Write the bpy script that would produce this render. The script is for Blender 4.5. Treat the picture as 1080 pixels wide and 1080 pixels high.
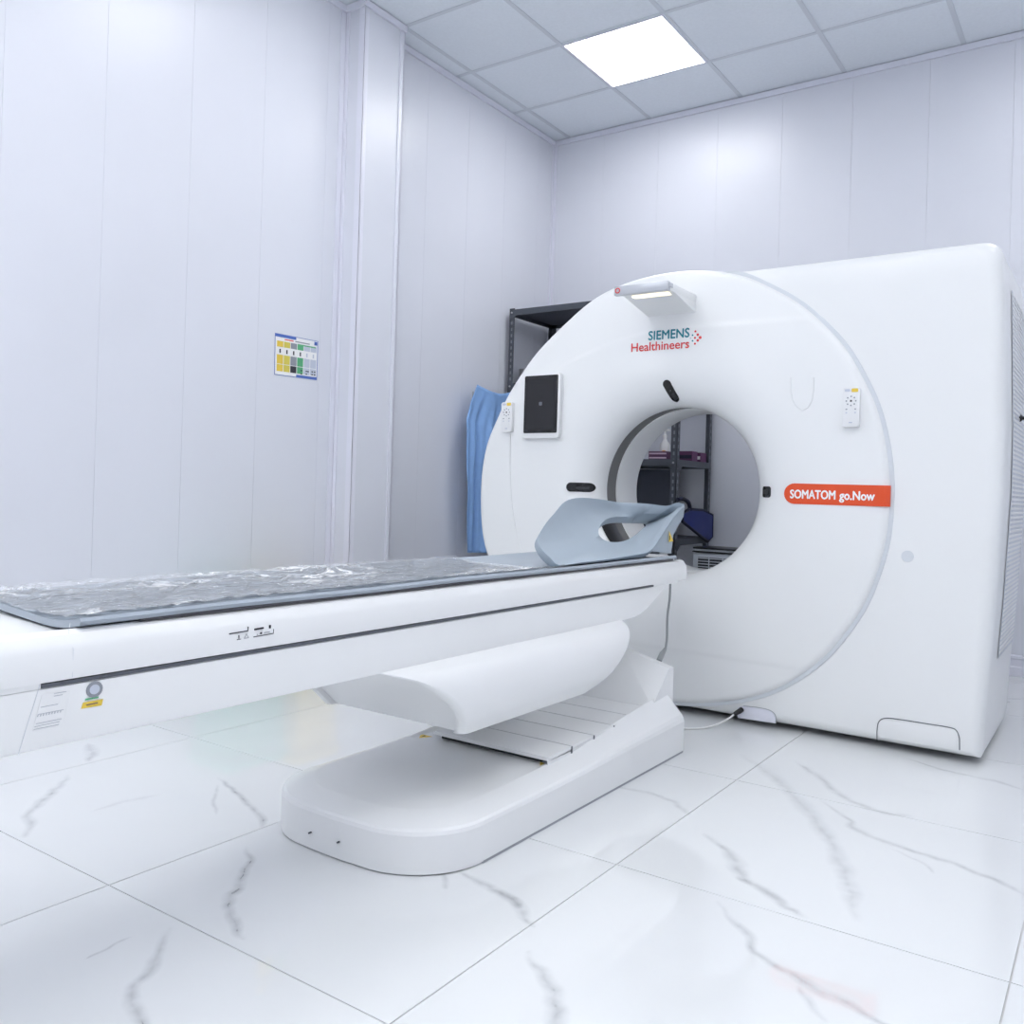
import bpy, bmesh, math, random
from mathutils import Vector, Matrix, noise

for o in list(bpy.data.objects):
    bpy.data.objects.remove(o, do_unlink=True)
sc = bpy.context.scene
COL = sc.collection

# ------------------------------------------------------------------ camera
FPX, CX, CY, YAW, PITCH, ROLL = 939.368, 511.126, 513.567, -0.621133, 0.002971, 0.030145
EYE = Vector((0.0, 0.0, 0.8715))
FW = Vector((math.sin(YAW) * math.cos(PITCH), math.cos(YAW) * math.cos(PITCH), math.sin(PITCH)))
_rt = Vector((math.cos(YAW), -math.sin(YAW), 0.0))
_up = _rt.cross(FW)
RT = math.cos(ROLL) * _rt + math.sin(ROLL) * _up
UP = -math.sin(ROLL) * _rt + math.cos(ROLL) * _up
cam_d = bpy.data.cameras.new('camera')
cam = bpy.data.objects.new('camera', cam_d)
COL.objects.link(cam)
cam.matrix_world = Matrix(((RT.x, UP.x, -FW.x, EYE.x), (RT.y, UP.y, -FW.y, EYE.y), (RT.z, UP.z, -FW.z, EYE.z), (0, 0, 0, 1)))
cam_d.sensor_width = 36.0
cam_d.lens = FPX / 1080.0 * 36.0
cam_d.shift_x = (540.0 - CX) / 1080.0
cam_d.shift_y = (CY - 540.0) / 1080.0
cam_d.clip_start = 0.02
sc.camera = cam

# ------------------------------------------------------------------ world, exposure (the light panels are built with the ceiling)
wd = bpy.data.worlds.new('world')
sc.world = wd
wd.use_nodes = True
wd.node_tree.nodes['Background'].inputs[0].default_value = (0.75, 0.83, 1.0, 1)
wd.node_tree.nodes['Background'].inputs[1].default_value = 0.3
sc.view_settings.view_transform = 'Standard'
sc.view_settings.look = 'None'
sc.view_settings.gamma = 1.0
sc.view_settings.use_curve_mapping = False
sc.view_settings.exposure = 0.24
LAMP = 9.2

R = random.Random(7)


def ray(px, py):
    return FW + (px - CX) / FPX * RT - (py - CY) / FPX * UP


def P(px, py, axis, val):
    """photo pixel -> point on the plane (axis = val); axis 0 X, 1 Y, 2 Z"""
    d = ray(px, py)
    return EYE + d * ((val - EYE[axis]) / d[axis])


# ------------------------------------------------------------------ materials
MATS = {}


def mat(name, col, rough=0.5, metal=0.0, spec=0.5, emit=None, coat=0.0, var=0.0, scale=8.0, bump=0.0, bscale=200.0):
    m = bpy.data.materials.new(name)
    m.use_nodes = True
    nt = m.node_tree
    b = nt.nodes['Principled BSDF']
    b.inputs['Base Color'].default_value = (*col, 1)
    b.inputs['Roughness'].default_value = rough
    b.inputs['Metallic'].default_value = metal
    b.inputs['Specular IOR Level'].default_value = spec
    b.inputs['Coat Weight'].default_value = coat
    b.inputs['Coat Roughness'].default_value = 0.08
    if emit:
        b.inputs['Emission Color'].default_value = (*emit[0], 1)
        b.inputs['Emission Strength'].default_value = emit[1]
    tc = nt.nodes.new('ShaderNodeTexCoord')
    if var > 0:
        n = nt.nodes.new('ShaderNodeTexNoise')
        n.inputs['Scale'].default_value = scale
        n.inputs['Detail'].default_value = 4
        nt.links.new(tc.outputs['Object'], n.inputs['Vector'])
        rp = nt.nodes.new('ShaderNodeMapRange')
        rp.inputs[1].default_value = 0.3
        rp.inputs[2].default_value = 0.7
        rp.inputs[3].default_value = 1.0 - var
        rp.inputs[4].default_value = 1.0
        nt.links.new(n.outputs['Fac'], rp.inputs[0])
        mx = nt.nodes.new('ShaderNodeMix')
        mx.data_type = 'RGBA'
        mx.blend_type = 'MULTIPLY'
        mx.inputs[0].default_value = 1.0
        mx.inputs[6].default_value = (*col, 1)
        nt.links.new(rp.outputs[0], mx.inputs[7])
        nt.links.new(mx.outputs[2], b.inputs['Base Color'])
    if bump > 0:
        n2 = nt.nodes.new('ShaderNodeTexNoise')
        n2.inputs['Scale'].default_value = bscale
        nt.links.new(tc.outputs['Object'], n2.inputs['Vector'])
        bp = nt.nodes.new('ShaderNodeBump')
        bp.inputs['Strength'].default_value = bump
        bp.inputs['Distance'].default_value = 0.002
        nt.links.new(n2.outputs['Fac'], bp.inputs['Height'])
        nt.links.new(bp.outputs[0], b.inputs['Normal'])
    MATS[name] = m
    return m


mat('wall_panel', (0.765, 0.785, 0.855), 0.32, var=0.03, scale=1.5)
mat('trim_white', (0.80, 0.81, 0.90), 0.35)
mat('ceiling_tile', (0.87, 0.92, 0.98), 0.85, var=0.04, scale=60)
mat('ceiling_grid', (0.70, 0.74, 0.80), 0.5)
mat('grout', (0.58, 0.58, 0.58), 0.8)
mat('lamp_panel', (1, 1, 1), 0.5, emit=((1.0, 1.0, 1.0), LAMP))
mat('gantry_white', (0.885, 0.90, 0.905), 0.30, coat=0.15, var=0.015, scale=2)
mat('table_white', (0.90, 0.912, 0.918), 0.32, coat=0.1, var=0.015, scale=3)
mat('bright_white', (0.86, 0.87, 0.88), 0.3)
mat('seam_grey', (0.36, 0.38, 0.41), 0.6)
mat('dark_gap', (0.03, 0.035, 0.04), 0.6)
mat('slot_grey', (0.10, 0.11, 0.13), 0.5)
mat('bore_ring', (0.17, 0.17, 0.165), 0.25)
mat('black_gloss', (0.008, 0.008, 0.010), 0.08)
mat('screen_grey', (0.014, 0.014, 0.017), 0.15)
mat('black_plastic', (0.015, 0.015, 0.018), 0.35)
mat('sensor_dark', (0.035, 0.038, 0.042), 0.12)
mat('silver', (0.55, 0.57, 0.61), 0.35, metal=0.3)
mat('red_label', (0.80, 0.085, 0.018), 0.35)
mat('print_white', (0.92, 0.92, 0.92), 0.5)
mat('print_teal', (0.02, 0.23, 0.30), 0.5)
mat('print_coral', (0.75, 0.06, 0.06), 0.5)
mat('print_grey', (0.30, 0.32, 0.36), 0.6)
mat('print_dark', (0.03, 0.03, 0.04), 0.6)
mat('print_blue', (0.08, 0.16, 0.50), 0.5)
mat('print_yellow', (0.85, 0.62, 0.08), 0.5)
mat('print_olive', (0.72, 0.62, 0.10), 0.5)
mat('print_green', (0.10, 0.42, 0.20), 0.5)
mat('print_pale', (0.58, 0.62, 0.72), 0.5)
mat('warm_light', (1.0, 0.93, 0.75), 0.5, emit=((1.0, 0.86, 0.58), 1.2))
mat('mattress_grey', (0.39, 0.445, 0.51), 0.42, var=0.05, scale=12)
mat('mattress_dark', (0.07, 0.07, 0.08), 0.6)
mat('headrest_grey', (0.41, 0.48, 0.55), 0.55, var=0.03, scale=10)
mat('gown_blue', (0.27, 0.47, 0.84), 0.8, var=0.06, scale=30)
mat('rack_steel', (0.085, 0.095, 0.115), 0.5, metal=0.2, var=0.1, scale=20)
mat('rack_board', (0.075, 0.08, 0.105), 0.6, var=0.1, scale=5)
mat('rack_hole', (0.22, 0.235, 0.27), 0.6)
mat('slate', (0.11, 0.12, 0.155), 0.6, var=0.08, scale=4)
mat('navy', (0.012, 0.025, 0.17), 0.55, var=0.1, scale=15)
mat('navy_edge', (0.008, 0.010, 0.035), 0.6)
mat('purple', (0.11, 0.03, 0.10), 0.5)
mat('pale_pink', (0.65, 0.50, 0.60), 0.5)
mat('bottle_white', (0.80, 0.80, 0.80), 0.3)
mat('orange', (0.75, 0.33, 0.06), 0.5)
mat('appliance', (0.66, 0.70, 0.76), 0.4)
mat('bin_green', (0.20, 0.52, 0.40), 0.4)
mat('bin_yellow', (0.80, 0.64, 0.26), 0.4)
mat('cable_grey', (0.33, 0.35, 0.36), 0.5)
mat('cable_white', (0.80, 0.80, 0.80), 0.4)
mat('grille_grey', (0.66, 0.69, 0.75), 0.5)
mat('stud_grey', (0.70, 0.735, 0.775), 0.4)
mat('print_mid', (0.48, 0.50, 0.55), 0.6)
mat('hook_metal', (0.5, 0.5, 0.52), 0.3, metal=0.8)
mat('brown_card', (0.25, 0.17, 0.12), 0.7)


def floor_material():
    m = bpy.data.materials.new('marble_tile')
    m.use_nodes = True
    nt = m.node_tree
    b = nt.nodes['Principled BSDF']
    b.inputs['Roughness'].default_value = 0.004
    b.inputs['Specular IOR Level'].default_value = 0.8
    geo = nt.nodes.new('ShaderNodeNewGeometry')
    n = nt.nodes.new('ShaderNodeTexNoise')
    n.inputs['Scale'].default_value = 1.4
    n.inputs['Detail'].default_value = 5
    n.inputs['Distortion'].default_value = 0.8
    nt.links.new(geo.outputs['Position'], n.inputs['Vector'])
    r = nt.nodes.new('ShaderNodeValToRGB')
    r.color_ramp.elements[0].position = 0.30
    r.color_ramp.elements[0].color = (0.775, 0.795, 0.81, 1)
    r.color_ramp.elements[1].position = 0.6
    r.color_ramp.elements[1].color = (0.80, 0.82, 0.835, 1)
    nt.links.new(n.outputs['Fac'], r.inputs[0])
    nt.links.new(r.outputs[0], b.inputs['Base Color'])
    MATS['marble_tile'] = m
    # soft-edged vein: fades across its width by UV
    v = bpy.data.materials.new('marble_vein')
    v.use_nodes = True
    nt = v.node_tree
    b = nt.nodes['Principled BSDF']
    b.inputs['Base Color'].default_value = (0.60, 0.62, 0.655, 1)
    b.inputs['Roughness'].default_value = 0.004
    b.inputs['Specular IOR Level'].default_value = 0.8
    out = nt.nodes['Material Output']
    tr = nt.nodes.new('ShaderNodeBsdfTransparent')
    mx = nt.nodes.new('ShaderNodeMixShader')
    uv = nt.nodes.new('ShaderNodeUVMap')
    sp = nt.nodes.new('ShaderNodeSeparateXYZ')
    nt.links.new(uv.outputs[0], sp.inputs[0])
    # 1-|2v-1|, squared, times end fade in u
    a = nt.nodes.new('ShaderNodeMath'); a.operation = 'PINGPONG'; a.inputs[1].default_value = 0.5
    nt.links.new(sp.outputs['Y'], a.inputs[0])
    a2 = nt.nodes.new('ShaderNodeMath'); a2.operation = 'MULTIPLY'; a2.inputs[1].default_value = 2.0
    nt.links.new(a.outputs[0], a2.inputs[0])
    a3 = nt.nodes.new('ShaderNodeMath'); a3.operation = 'POWER'; a3.inputs[1].default_value = 1.1
    nt.links.new(a2.outputs[0], a3.inputs[0])
    nz = nt.nodes.new('ShaderNodeTexNoise'); nz.inputs['Scale'].default_value = 30
    g2 = nt.nodes.new('ShaderNodeNewGeometry')
    nt.links.new(g2.outputs['Position'], nz.inputs['Vector'])
    a4 = nt.nodes.new('ShaderNodeMath'); a4.operation = 'MULTIPLY'
    nt.links.new(a3.outputs[0], a4.inputs[0]); nt.links.new(nz.outputs['Fac'], a4.inputs[1])
    a5 = nt.nodes.new('ShaderNodeMath'); a5.operation = 'MULTIPLY'; a5.inputs[1].default_value = 1.0
    nt.links.new(a4.outputs[0], a5.inputs[0])
    a6 = nt.nodes.new('ShaderNodeMath'); a6.operation = 'MULTIPLY'; a6.use_clamp = True
    nt.links.new(a5.outputs[0], a6.inputs[0]); nt.links.new(sp.outputs['X'], a6.inputs[1])
    nt.links.new(a6.outputs[0], mx.inputs[0])
    nt.links.new(tr.outputs[0], mx.inputs[1])
    nt.links.new(b.outputs[0], mx.inputs[2])
    nt.links.new(mx.outputs[0], out.inputs[0])
    MATS['marble_vein'] = v
    # clear crinkled plastic film
    f = bpy.data.materials.new('clear_film')
    f.use_nodes = True
    nt = f.node_tree
    nt.nodes.remove(nt.nodes['Principled BSDF'])
    out = nt.nodes['Material Output']
    tr = nt.nodes.new('ShaderNodeBsdfTransparent'); tr.inputs[0].default_value = (0.97, 0.98, 1.0, 1)
    gl = nt.nodes.new('ShaderNodeBsdfGlossy'); gl.inputs['Roughness'].default_value = 0.10
    fr = nt.nodes.new('ShaderNodeFresnel'); fr.inputs[0].default_value = 1.5
    tc = nt.nodes.new('ShaderNodeTexCoord')
    mp = nt.nodes.new('ShaderNodeMapping'); mp.inputs['Scale'].default_value = (1.0, 0.45, 1.0)
    nt.links.new(tc.outputs['Object'], mp.inputs[0])
    nz = nt.nodes.new('ShaderNodeTexNoise'); nz.inputs['Scale'].default_value = 14; nz.inputs['Detail'].default_value = 3
    nz.inputs['Distortion'].default_value = 1.2
    nt.links.new(mp.outputs[0], nz.inputs['Vector'])
    bp = nt.nodes.new('ShaderNodeBump'); bp.inputs['Strength'].default_value = 1.0; bp.inputs['Distance'].default_value = 0.015
    r1 = nt.nodes.new('ShaderNodeMath'); r1.operation = 'MULTIPLY_ADD'; r1.inputs[1].default_value = 2.6; r1.inputs[2].default_value = -1.3
    r2_ = nt.nodes.new('ShaderNodeMath'); r2_.operation = 'ABSOLUTE'
    r3 = nt.nodes.new('ShaderNodeMath'); r3.operation = 'SUBTRACT'; r3.inputs[0].default_value = 1.0; r3.use_clamp = True
    r4 = nt.nodes.new('ShaderNodeMath'); r4.operation = 'POWER'; r4.inputs[1].default_value = 7.0
    nt.links.new(nz.outputs['Fac'], r1.inputs[0]); nt.links.new(r1.outputs[0], r2_.inputs[0])
    nt.links.new(r2_.outputs[0], r3.inputs[1]); nt.links.new(r3.outputs[0], r4.inputs[0])
    nt.links.new(r4.outputs[0], bp.inputs['Height'])
    nt.links.new(bp.outputs[0], gl.inputs['Normal'])
    nt.links.new(bp.outputs[0], fr.inputs['Normal'])
    ad = nt.nodes.new('ShaderNodeMath'); ad.operation = 'MULTIPLY_ADD'; ad.use_clamp = True
    ad.inputs[1].default_value = 0.9; ad.inputs[2].default_value = 0.03
    nt.links.new(fr.outputs[0], ad.inputs[0])
    mx = nt.nodes.new('ShaderNodeMixShader')
    nt.links.new(ad.outputs[0], mx.inputs[0]); nt.links.new(tr.outputs[0], mx.inputs[1]); nt.links.new(gl.outputs[0], mx.inputs[2])
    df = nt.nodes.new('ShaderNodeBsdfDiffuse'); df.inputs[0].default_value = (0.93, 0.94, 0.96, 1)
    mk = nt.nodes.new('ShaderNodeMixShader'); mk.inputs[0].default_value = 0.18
    # glints painted as white diffuse streaks along the creases, in clusters
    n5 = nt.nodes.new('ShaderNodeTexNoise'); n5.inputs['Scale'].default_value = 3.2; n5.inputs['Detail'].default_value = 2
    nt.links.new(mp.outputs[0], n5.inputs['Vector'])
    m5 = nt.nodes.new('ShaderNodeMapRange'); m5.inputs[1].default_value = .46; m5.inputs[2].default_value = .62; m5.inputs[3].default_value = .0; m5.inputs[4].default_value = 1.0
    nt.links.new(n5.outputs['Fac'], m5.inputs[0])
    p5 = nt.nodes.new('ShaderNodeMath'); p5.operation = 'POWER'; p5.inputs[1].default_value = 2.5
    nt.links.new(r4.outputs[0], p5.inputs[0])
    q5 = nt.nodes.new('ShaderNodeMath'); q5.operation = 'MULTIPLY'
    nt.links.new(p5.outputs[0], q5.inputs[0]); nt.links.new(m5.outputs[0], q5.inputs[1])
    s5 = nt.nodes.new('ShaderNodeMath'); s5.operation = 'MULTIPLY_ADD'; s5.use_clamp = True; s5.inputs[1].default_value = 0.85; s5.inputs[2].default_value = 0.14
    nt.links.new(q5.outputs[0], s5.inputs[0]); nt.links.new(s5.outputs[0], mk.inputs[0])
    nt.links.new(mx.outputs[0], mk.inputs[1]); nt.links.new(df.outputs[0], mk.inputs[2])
    nt.links.new(mk.outputs[0], out.inputs[0])
    MATS['clear_film'] = f


floor_material()

# ------------------------------------------------------------------ helpers
def root_loc(o):
    while o.parent:
        o = o.parent
    return o.location.copy() if o.type == 'EMPTY' else Vector((0, 0, 0))


def link(name, me, mt=None, parent=None):
    o = bpy.data.objects.new(name, me)
    COL.objects.link(o)
    if mt:
        me.materials.append(MATS[mt])
    if parent is not None:
        off = root_loc(parent)
        if off.length > 0:
            me.transform(Matrix.Translation(-off))
        o.parent = parent
    return o


def mesh(name, vs, fs, mt, parent=None, smooth=None):
    me = bpy.data.meshes.new(name)
    me.from_pydata([tuple(v) for v in vs], [], fs)
    bm = bmesh.new(); bm.from_mesh(me)
    bmesh.ops.recalc_face_normals(bm, faces=bm.faces)
    bm.to_mesh(me); bm.free()
    if smooth is not None:
        me.polygons.foreach_set('use_smooth', [True] * len(me.polygons))
        me.set_sharp_from_angle(angle=math.radians(smooth))
    me.update()
    return link(name, me, mt, parent)


def from_bm(name, bm, mt, parent=None, smooth=None):
    me = bpy.data.meshes.new(name)
    bmesh.ops.recalc_face_normals(bm, faces=bm.faces)
    bm.to_mesh(me); bm.free()
    if smooth is not None:
        me.polygons.foreach_set('use_smooth', [True] * len(me.polygons))
        me.set_sharp_from_angle(angle=math.radians(smooth))
    return link(name, me, mt, parent)


def bm_box(bm, x0, x1, y0, y1, z0, z1):
    vs = [bm.verts.new(p) for p in ((x0, y0, z0), (x1, y0, z0), (x1, y1, z0), (x0, y1, z0), (x0, y0, z1), (x1, y0, z1), (x1, y1, z1), (x0, y1, z1))]
    for f in ((0, 3, 2, 1), (4, 5, 6, 7), (0, 1, 5, 4), (1, 2, 6, 5), (2, 3, 7, 6), (3, 0, 4, 7)):
        bm.faces.new([vs[i] for i in f])


def box(name, x0, x1, y0, y1, z0, z1, mt, parent=None, bev=0.0, seg=2):
    bm = bmesh.new()
    bm_box(bm, x0, x1, y0, y1, z0, z1)
    if bev > 0:
        bmesh.ops.bevel(bm, geom=list(bm.edges), offset=bev, segments=seg, profile=0.5, affect='EDGES')
    return from_bm(name, bm, mt, parent, 40 if bev > 0 else None)


def boxes(name, lst, mt, parent=None):
    bm = bmesh.new()
    for b in lst:
        bm_box(bm, *b)
    return from_bm(name, bm, mt, parent)


def prism(name, pts, d, mt, parent=None, bev=0.0, smooth=35, seg=2):
    """closed polygon pts (3D, planar) extruded by vector d"""
    n = len(pts)
    d = Vector(d)
    bm = bmesh.new()
    a = [bm.verts.new(Vector(p)) for p in pts]
    b = [bm.verts.new(Vector(p) + d) for p in pts]
    fa = bm.faces.new(a)
    fb = bm.faces.new(list(reversed(b)))
    for i in range(n):
        bm.faces.new((a[i], b[i], b[(i + 1) % n], a[(i + 1) % n]))
    if bev > 0:
        es = [e for e in fa.edges] + [e for e in fb.edges]
        bmesh.ops.bevel(bm, geom=es, offset=bev, segments=seg, profile=0.5, affect='EDGES')
    return from_bm(name, bm, mt, parent, smooth)


def tube(name, pts, r, mt, parent=None, n=8, closed=False):
    pts = [Vector(p) for p in pts]
    rs = r if isinstance(r, (list, tuple)) else [r] * len(pts)
    vs, fs = [], []
    m = len(pts)
    prev = None
    for i, p in enumerate(pts):
        if closed:
            t = (pts[(i + 1) % m] - pts[i - 1]).normalized()
        else:
            t = (pts[min(i + 1, m - 1)] - pts[max(i - 1, 0)]).normalized()
        if prev is None:
            u = t.orthogonal().normalized()
        else:
            u = (prev - t * prev.dot(t)).normalized()
        prev = u
        w = t.cross(u)
        for k in range(n):
            a = 2 * math.pi * k / n
            vs.append(p + rs[i] * (math.cos(a) * u + math.sin(a) * w))
    for i in range(m if closed else m - 1):
        j = (i + 1) % m
        for k in range(n):
            fs.append((i * n + k, i * n + (k + 1) % n, j * n + (k + 1) % n, j * n + k))
    if not closed:
        fs.append(tuple(range(n - 1, -1, -1)))
        fs.append(tuple((m - 1) * n + k for k in range(n)))
    return mesh(name, vs, fs, mt, parent, 60)


def smooth_pts(pts, k=6):
    """Catmull-Rom through the points"""
    pts = [Vector(p) for p in pts]
    out = []
    for i in range(len(pts) - 1):
        p0, p1, p2, p3 = pts[max(i - 1, 0)], pts[i], pts[i + 1], pts[min(i + 2, len(pts) - 1)]
        for s in range(k):
            t = s / k
            out.append(0.5 * ((2 * p1) + (-p0 + p2) * t + (2 * p0 - 5 * p1 + 4 * p2 - p3) * t * t + (-p0 + 3 * p1 - 3 * p2 + p3) * t ** 3))
    out.append(pts[-1])
    return out


def smooth_loop(pts, k=6):
    pts = [Vector(p) for p in pts]
    n = len(pts)
    out = []
    for i in range(n):
        p0, p1, p2, p3 = pts[i - 1], pts[i], pts[(i + 1) % n], pts[(i + 2) % n]
        for s in range(k):
            t = s / k
            out.append(0.5 * ((2 * p1) + (-p0 + p2) * t + (2 * p0 - 5 * p1 + 4 * p2 - p3) * t * t + (-p0 + 3 * p1 - 3 * p2 + p3) * t ** 3))
    return out


def grid(name, rows, mt, parent=None, smooth=50, thick=0.0, close_u=False):
    """rows: list of equal-length lists of points"""
    nr, nc = len(rows), len(rows[0])
    vs = [p for r in rows for p in r]
    fs = []
    for i in range(nr - 1):
        for j in range(nc if close_u else nc - 1):
            k = (j + 1) % nc
            fs.append((i * nc + j, i * nc + k, (i + 1) * nc + k, (i + 1) * nc + j))
    o = mesh(name, vs, fs, mt, parent, smooth)
    if thick:
        s = o.modifiers.new('thickness', 'SOLIDIFY')
        s.thickness = abs(thick)
        s.offset = -1 if thick > 0 else 1
    return o


def rrect(cx, cz, w, h, r, n=6):
    out = []
    for (sx, sz, a0) in ((1, 1, 0), (-1, 1, 90), (-1, -1, 180), (1, -1, 270)):
        for k in range(n + 1):
            a = math.radians(a0 + 90 * k / n)
            out.append((cx + sx * (w / 2 - r) + r * math.cos(a), cz + sz * (h / 2 - r) + r * math.sin(a)))
    return out


def plate_xz(name, pts2, y, t, mt, parent=None, bev=0.0):
    """outline in XZ, front face at y, going back by t (+Y)"""
    return prism(name, [(x, y, z) for x, z in pts2], (0, t, 0), mt, parent, bev)


def text_mesh(name, body, size, mt, parent, origin, xdir, ydir, width=None, bold=0.0, thick=0.0004, align='LEFT'):
    cu = bpy.data.curves.new('txt', 'FONT')
    cu.body = body
    cu.size = size
    cu.extrude = 0.0
    cu.align_x = align
    cu.resolution_u = 3
    t = bpy.data.objects.new('txt', cu)
    COL.objects.link(t)
    dg = bpy.context.evaluated_depsgraph_get()
    me = bpy.data.meshes.new_from_object(t.evaluated_get(dg))
    bpy.data.objects.remove(t, do_unlink=True)
    xs = [v.co.x for v in me.vertices]
    sx = (width / (max(xs) - min(xs))) if width else 1.0
    x0 = min(xs)
    base_v = [v.co.copy() for v in me.vertices]
    if bold > 0:                                   # heavier strokes: copies shifted by a hair
        polys = [tuple(p.vertices) for p in me.polygons]
        nv = len(base_v)
        av, af = [], []
        for k, (dx, dy) in enumerate(((-1, 0), (1, 0), (0, -1), (0, 1), (0, 0))):
            av += [(v.x + dx * bold / sx, v.y + dy * bold, k * .00002) for v in base_v]
            af += [tuple(i + k * nv for i in p) for p in polys]
        me = bpy.data.meshes.new(name)
        me.from_pydata(av, [], af)
    X, Y, O = Vector(xdir), Vector(ydir), Vector(origin)
    Nn = X.cross(Y)
    for v in me.vertices:
        v.co = O + X * ((v.co.x - x0) * sx) + Y * v.co.y + Nn * (thick + v.co.z)
    return link(name, me, mt, parent)


def thing(name, label, cat, loc, group=None):
    o = bpy.data.objects.new(name, None)
    o.empty_display_size = 0.1
    COL.objects.link(o)
    o.location = loc
    tag(o, label, cat, group)
    return o


def tag(o, label, cat, group=None):
    o['label'] = label
    o['category'] = cat
    if group:
        o['group'] = group
    return o


def struct(o):
    o['kind'] = 'structure'
    return o


# ------------------------------------------------------------------ the room
XL, YB, H = -3.28, 5.303, 3.3155
XR, YN = 1.6, -1.5

# floor: grout bed + marble tiles (0.8 m grid)
fl = struct(box('floor', XL - .1, XR + .1, YN - .1, YB + .1, -0.06, -0.0025, 'grout'))
tiles = {}
gx0, gy0, T = -0.146, 1.1005, 0.8
g = 0.0016
for i in range(-5, 4):
    for j in range(-5, 7):
        x0, x1 = max(gx0 + i * T, XL), min(gx0 + (i + 1) * T, XR)
        y0, y1 = max(gy0 + j * T, YN), min(gy0 + (j + 1) * T, YB)
        if x1 - x0 < 0.02 or y1 - y0 < 0.02:
            continue
        tiles[(i, j)] = box('floor_tile', x0 + g, x1 - g, y0 + g, y1 - g, -0.01, 0.0, 'marble_tile', fl)

VEINS = [
    ([(73, 817), (58, 835), (32, 857), (33, 870), (25, 884)], .018, 1.0),
    ([(92, 784), (98, 793), (93, 804)], .022, .8),
    ([(230, 820), (246, 834), (262, 848), (276, 862), (278, 873)], .016, 1.1),
    ([(230, 828), (226, 845), (229, 860)], .010, .7),
    ([(261, 893), (262, 912), (251, 934), (240, 953), (249, 975), (255, 992)], .018, 1.2),
    ([(180, 978), (165, 1008), (160, 1023), (137, 1047), (148, 1077), (156, 1100)], .018, 1.0),
    ([(90, 1011), (112, 1002), (140, 988)], .006, .9),
    ([(483, 918), (515, 935), (540, 948), (549, 960)], .016, 1.0),
    ([(468, 920), (472, 938)], .010, .7),
    ([(520, 937), (545, 953), (553, 965), (559, 978)], .018, 1.0),
    ([(556, 1003), (570, 1023), (583, 1045), (586, 1078), (592, 1100)], .018, .9),
    ([(640, 828), (690, 838), (715, 850), (727, 860)], .018, .8),
    ([(741, 879), (770, 900), (785, 925), (820, 948), (850, 969)], .022, .9),
    ([(755, 950), (775, 972), (790, 988), (795, 1003), (845, 1035), (885, 1055), (935, 1080), (975, 1100)], .016, .9),
    ([(842, 1040), (855, 1060), (872, 1080)], .010, .6),
    ([(837, 803), (862, 818), (885, 838), (925, 855), (960, 861)], .022, .8),
    ([(866, 845), (895, 865), (905, 877), (960, 897), (1010, 912), (1060, 933), (1085, 947)], .018, .9),
    ([(940, 895), (975, 912), (985, 922)], .010, .5),
    ([(780, 795), (810, 815), (838, 840), (862, 868), (885, 905), (897, 945), (905, 972)], .03, .55),
    ([(780, 925), (810, 943), (846, 968)], .02, .8),
    ([(955, 800), (1007, 815), (1045, 823), (1085, 835)], .014, .7),
    ([(170, 838), (130, 846), (95, 856)], .012, .4),
]
ALLV = [([P(a, b, 2, 0.0) for a, b in pts], w, st) for pts, w, st in VEINS]
done = set((math.floor((p.x - gx0) / T), math.floor((p.y - gy0) / T)) for b_, w, st in ALLV for p in b_)
for (i, j) in sorted(tiles):
    if (i, j) in done or (-4 <= i <= 0 and 0 <= j <= 3):
        continue
    x0, y0 = gx0 + i * T, gy0 + j * T                 # tiles out of the picture get a vein of their own
    a = R.uniform(.15, .65); c = R.uniform(.15, .65)
    ln = [Vector((x0 + T * min(.95, max(.05, a + .1 * k * R.uniform(-.6, 1.1))), y0 + T * min(.95, max(.05, c + .1 * k * R.uniform(-.2, 1.1))), 0)) for k in range(4)]
    if all(XL + .03 < p.x < XR - .03 and YN + .03 < p.y < YB - .03 for p in ln):
        ALLV.append((ln, .016, .8))
for base, w, st in ALLV:
    sp = smooth_pts(base, 10)
    n = len(sp)
    out = []
    for k, p in enumerate(sp):
        q = p.copy()
        jt = 0.006 if 0 < k < n - 1 else 0
        q.x += jt * noise.noise(p * 25.0) * 1.6
        q.y += jt * noise.noise(p * 25.0 + Vector((9, 3, 1))) * 1.6
        out.append(q)
    vs, fs, uvs = [], [], []
    for k, p in enumerate(out):
        t = (out[min(k + 1, n - 1)] - out[max(k - 1, 0)])
        t.z = 0
        t.normalize()
        s = Vector((-t.y, t.x, 0))
        ww = w * (0.55 + 0.6 * abs(noise.noise(p * 6.0 + Vector((4, 4, 4))))) * (0.5 + 0.5 * min(1, 4 * min(k, n - 1 - k) / n)) * 3.0
        e = st * .52 * min(1.0, 5.0 * min(k, n - 1 - k) / n + 0.15) * 1.25
        vs += [p + s * ww / 2 + Vector((0, 0, .0004)), p - s * ww / 2 + Vector((0, 0, .0004))]
        uvs += [(e, 0.0), (e, 1.0)]
    for k in range(n - 1):
        fs.append((2 * k, 2 * k + 1, 2 * k + 3, 2 * k + 2))
    mid = out[n // 2]
    key = (math.floor((mid.x - gx0) / T), math.floor((mid.y - gy0) / T))
    me = bpy.data.meshes.new('marble_vein')
    me.from_pydata([tuple(v) for v in vs], [], fs)
    uvl = me.uv_layers.new(name='UVMap')
    for lp in me.loops:
        uvl.data[lp.index].uv = uvs[lp.vertex_index]
    link('marble_vein', me, 'marble_vein', tiles.get(key, fl))

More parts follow.
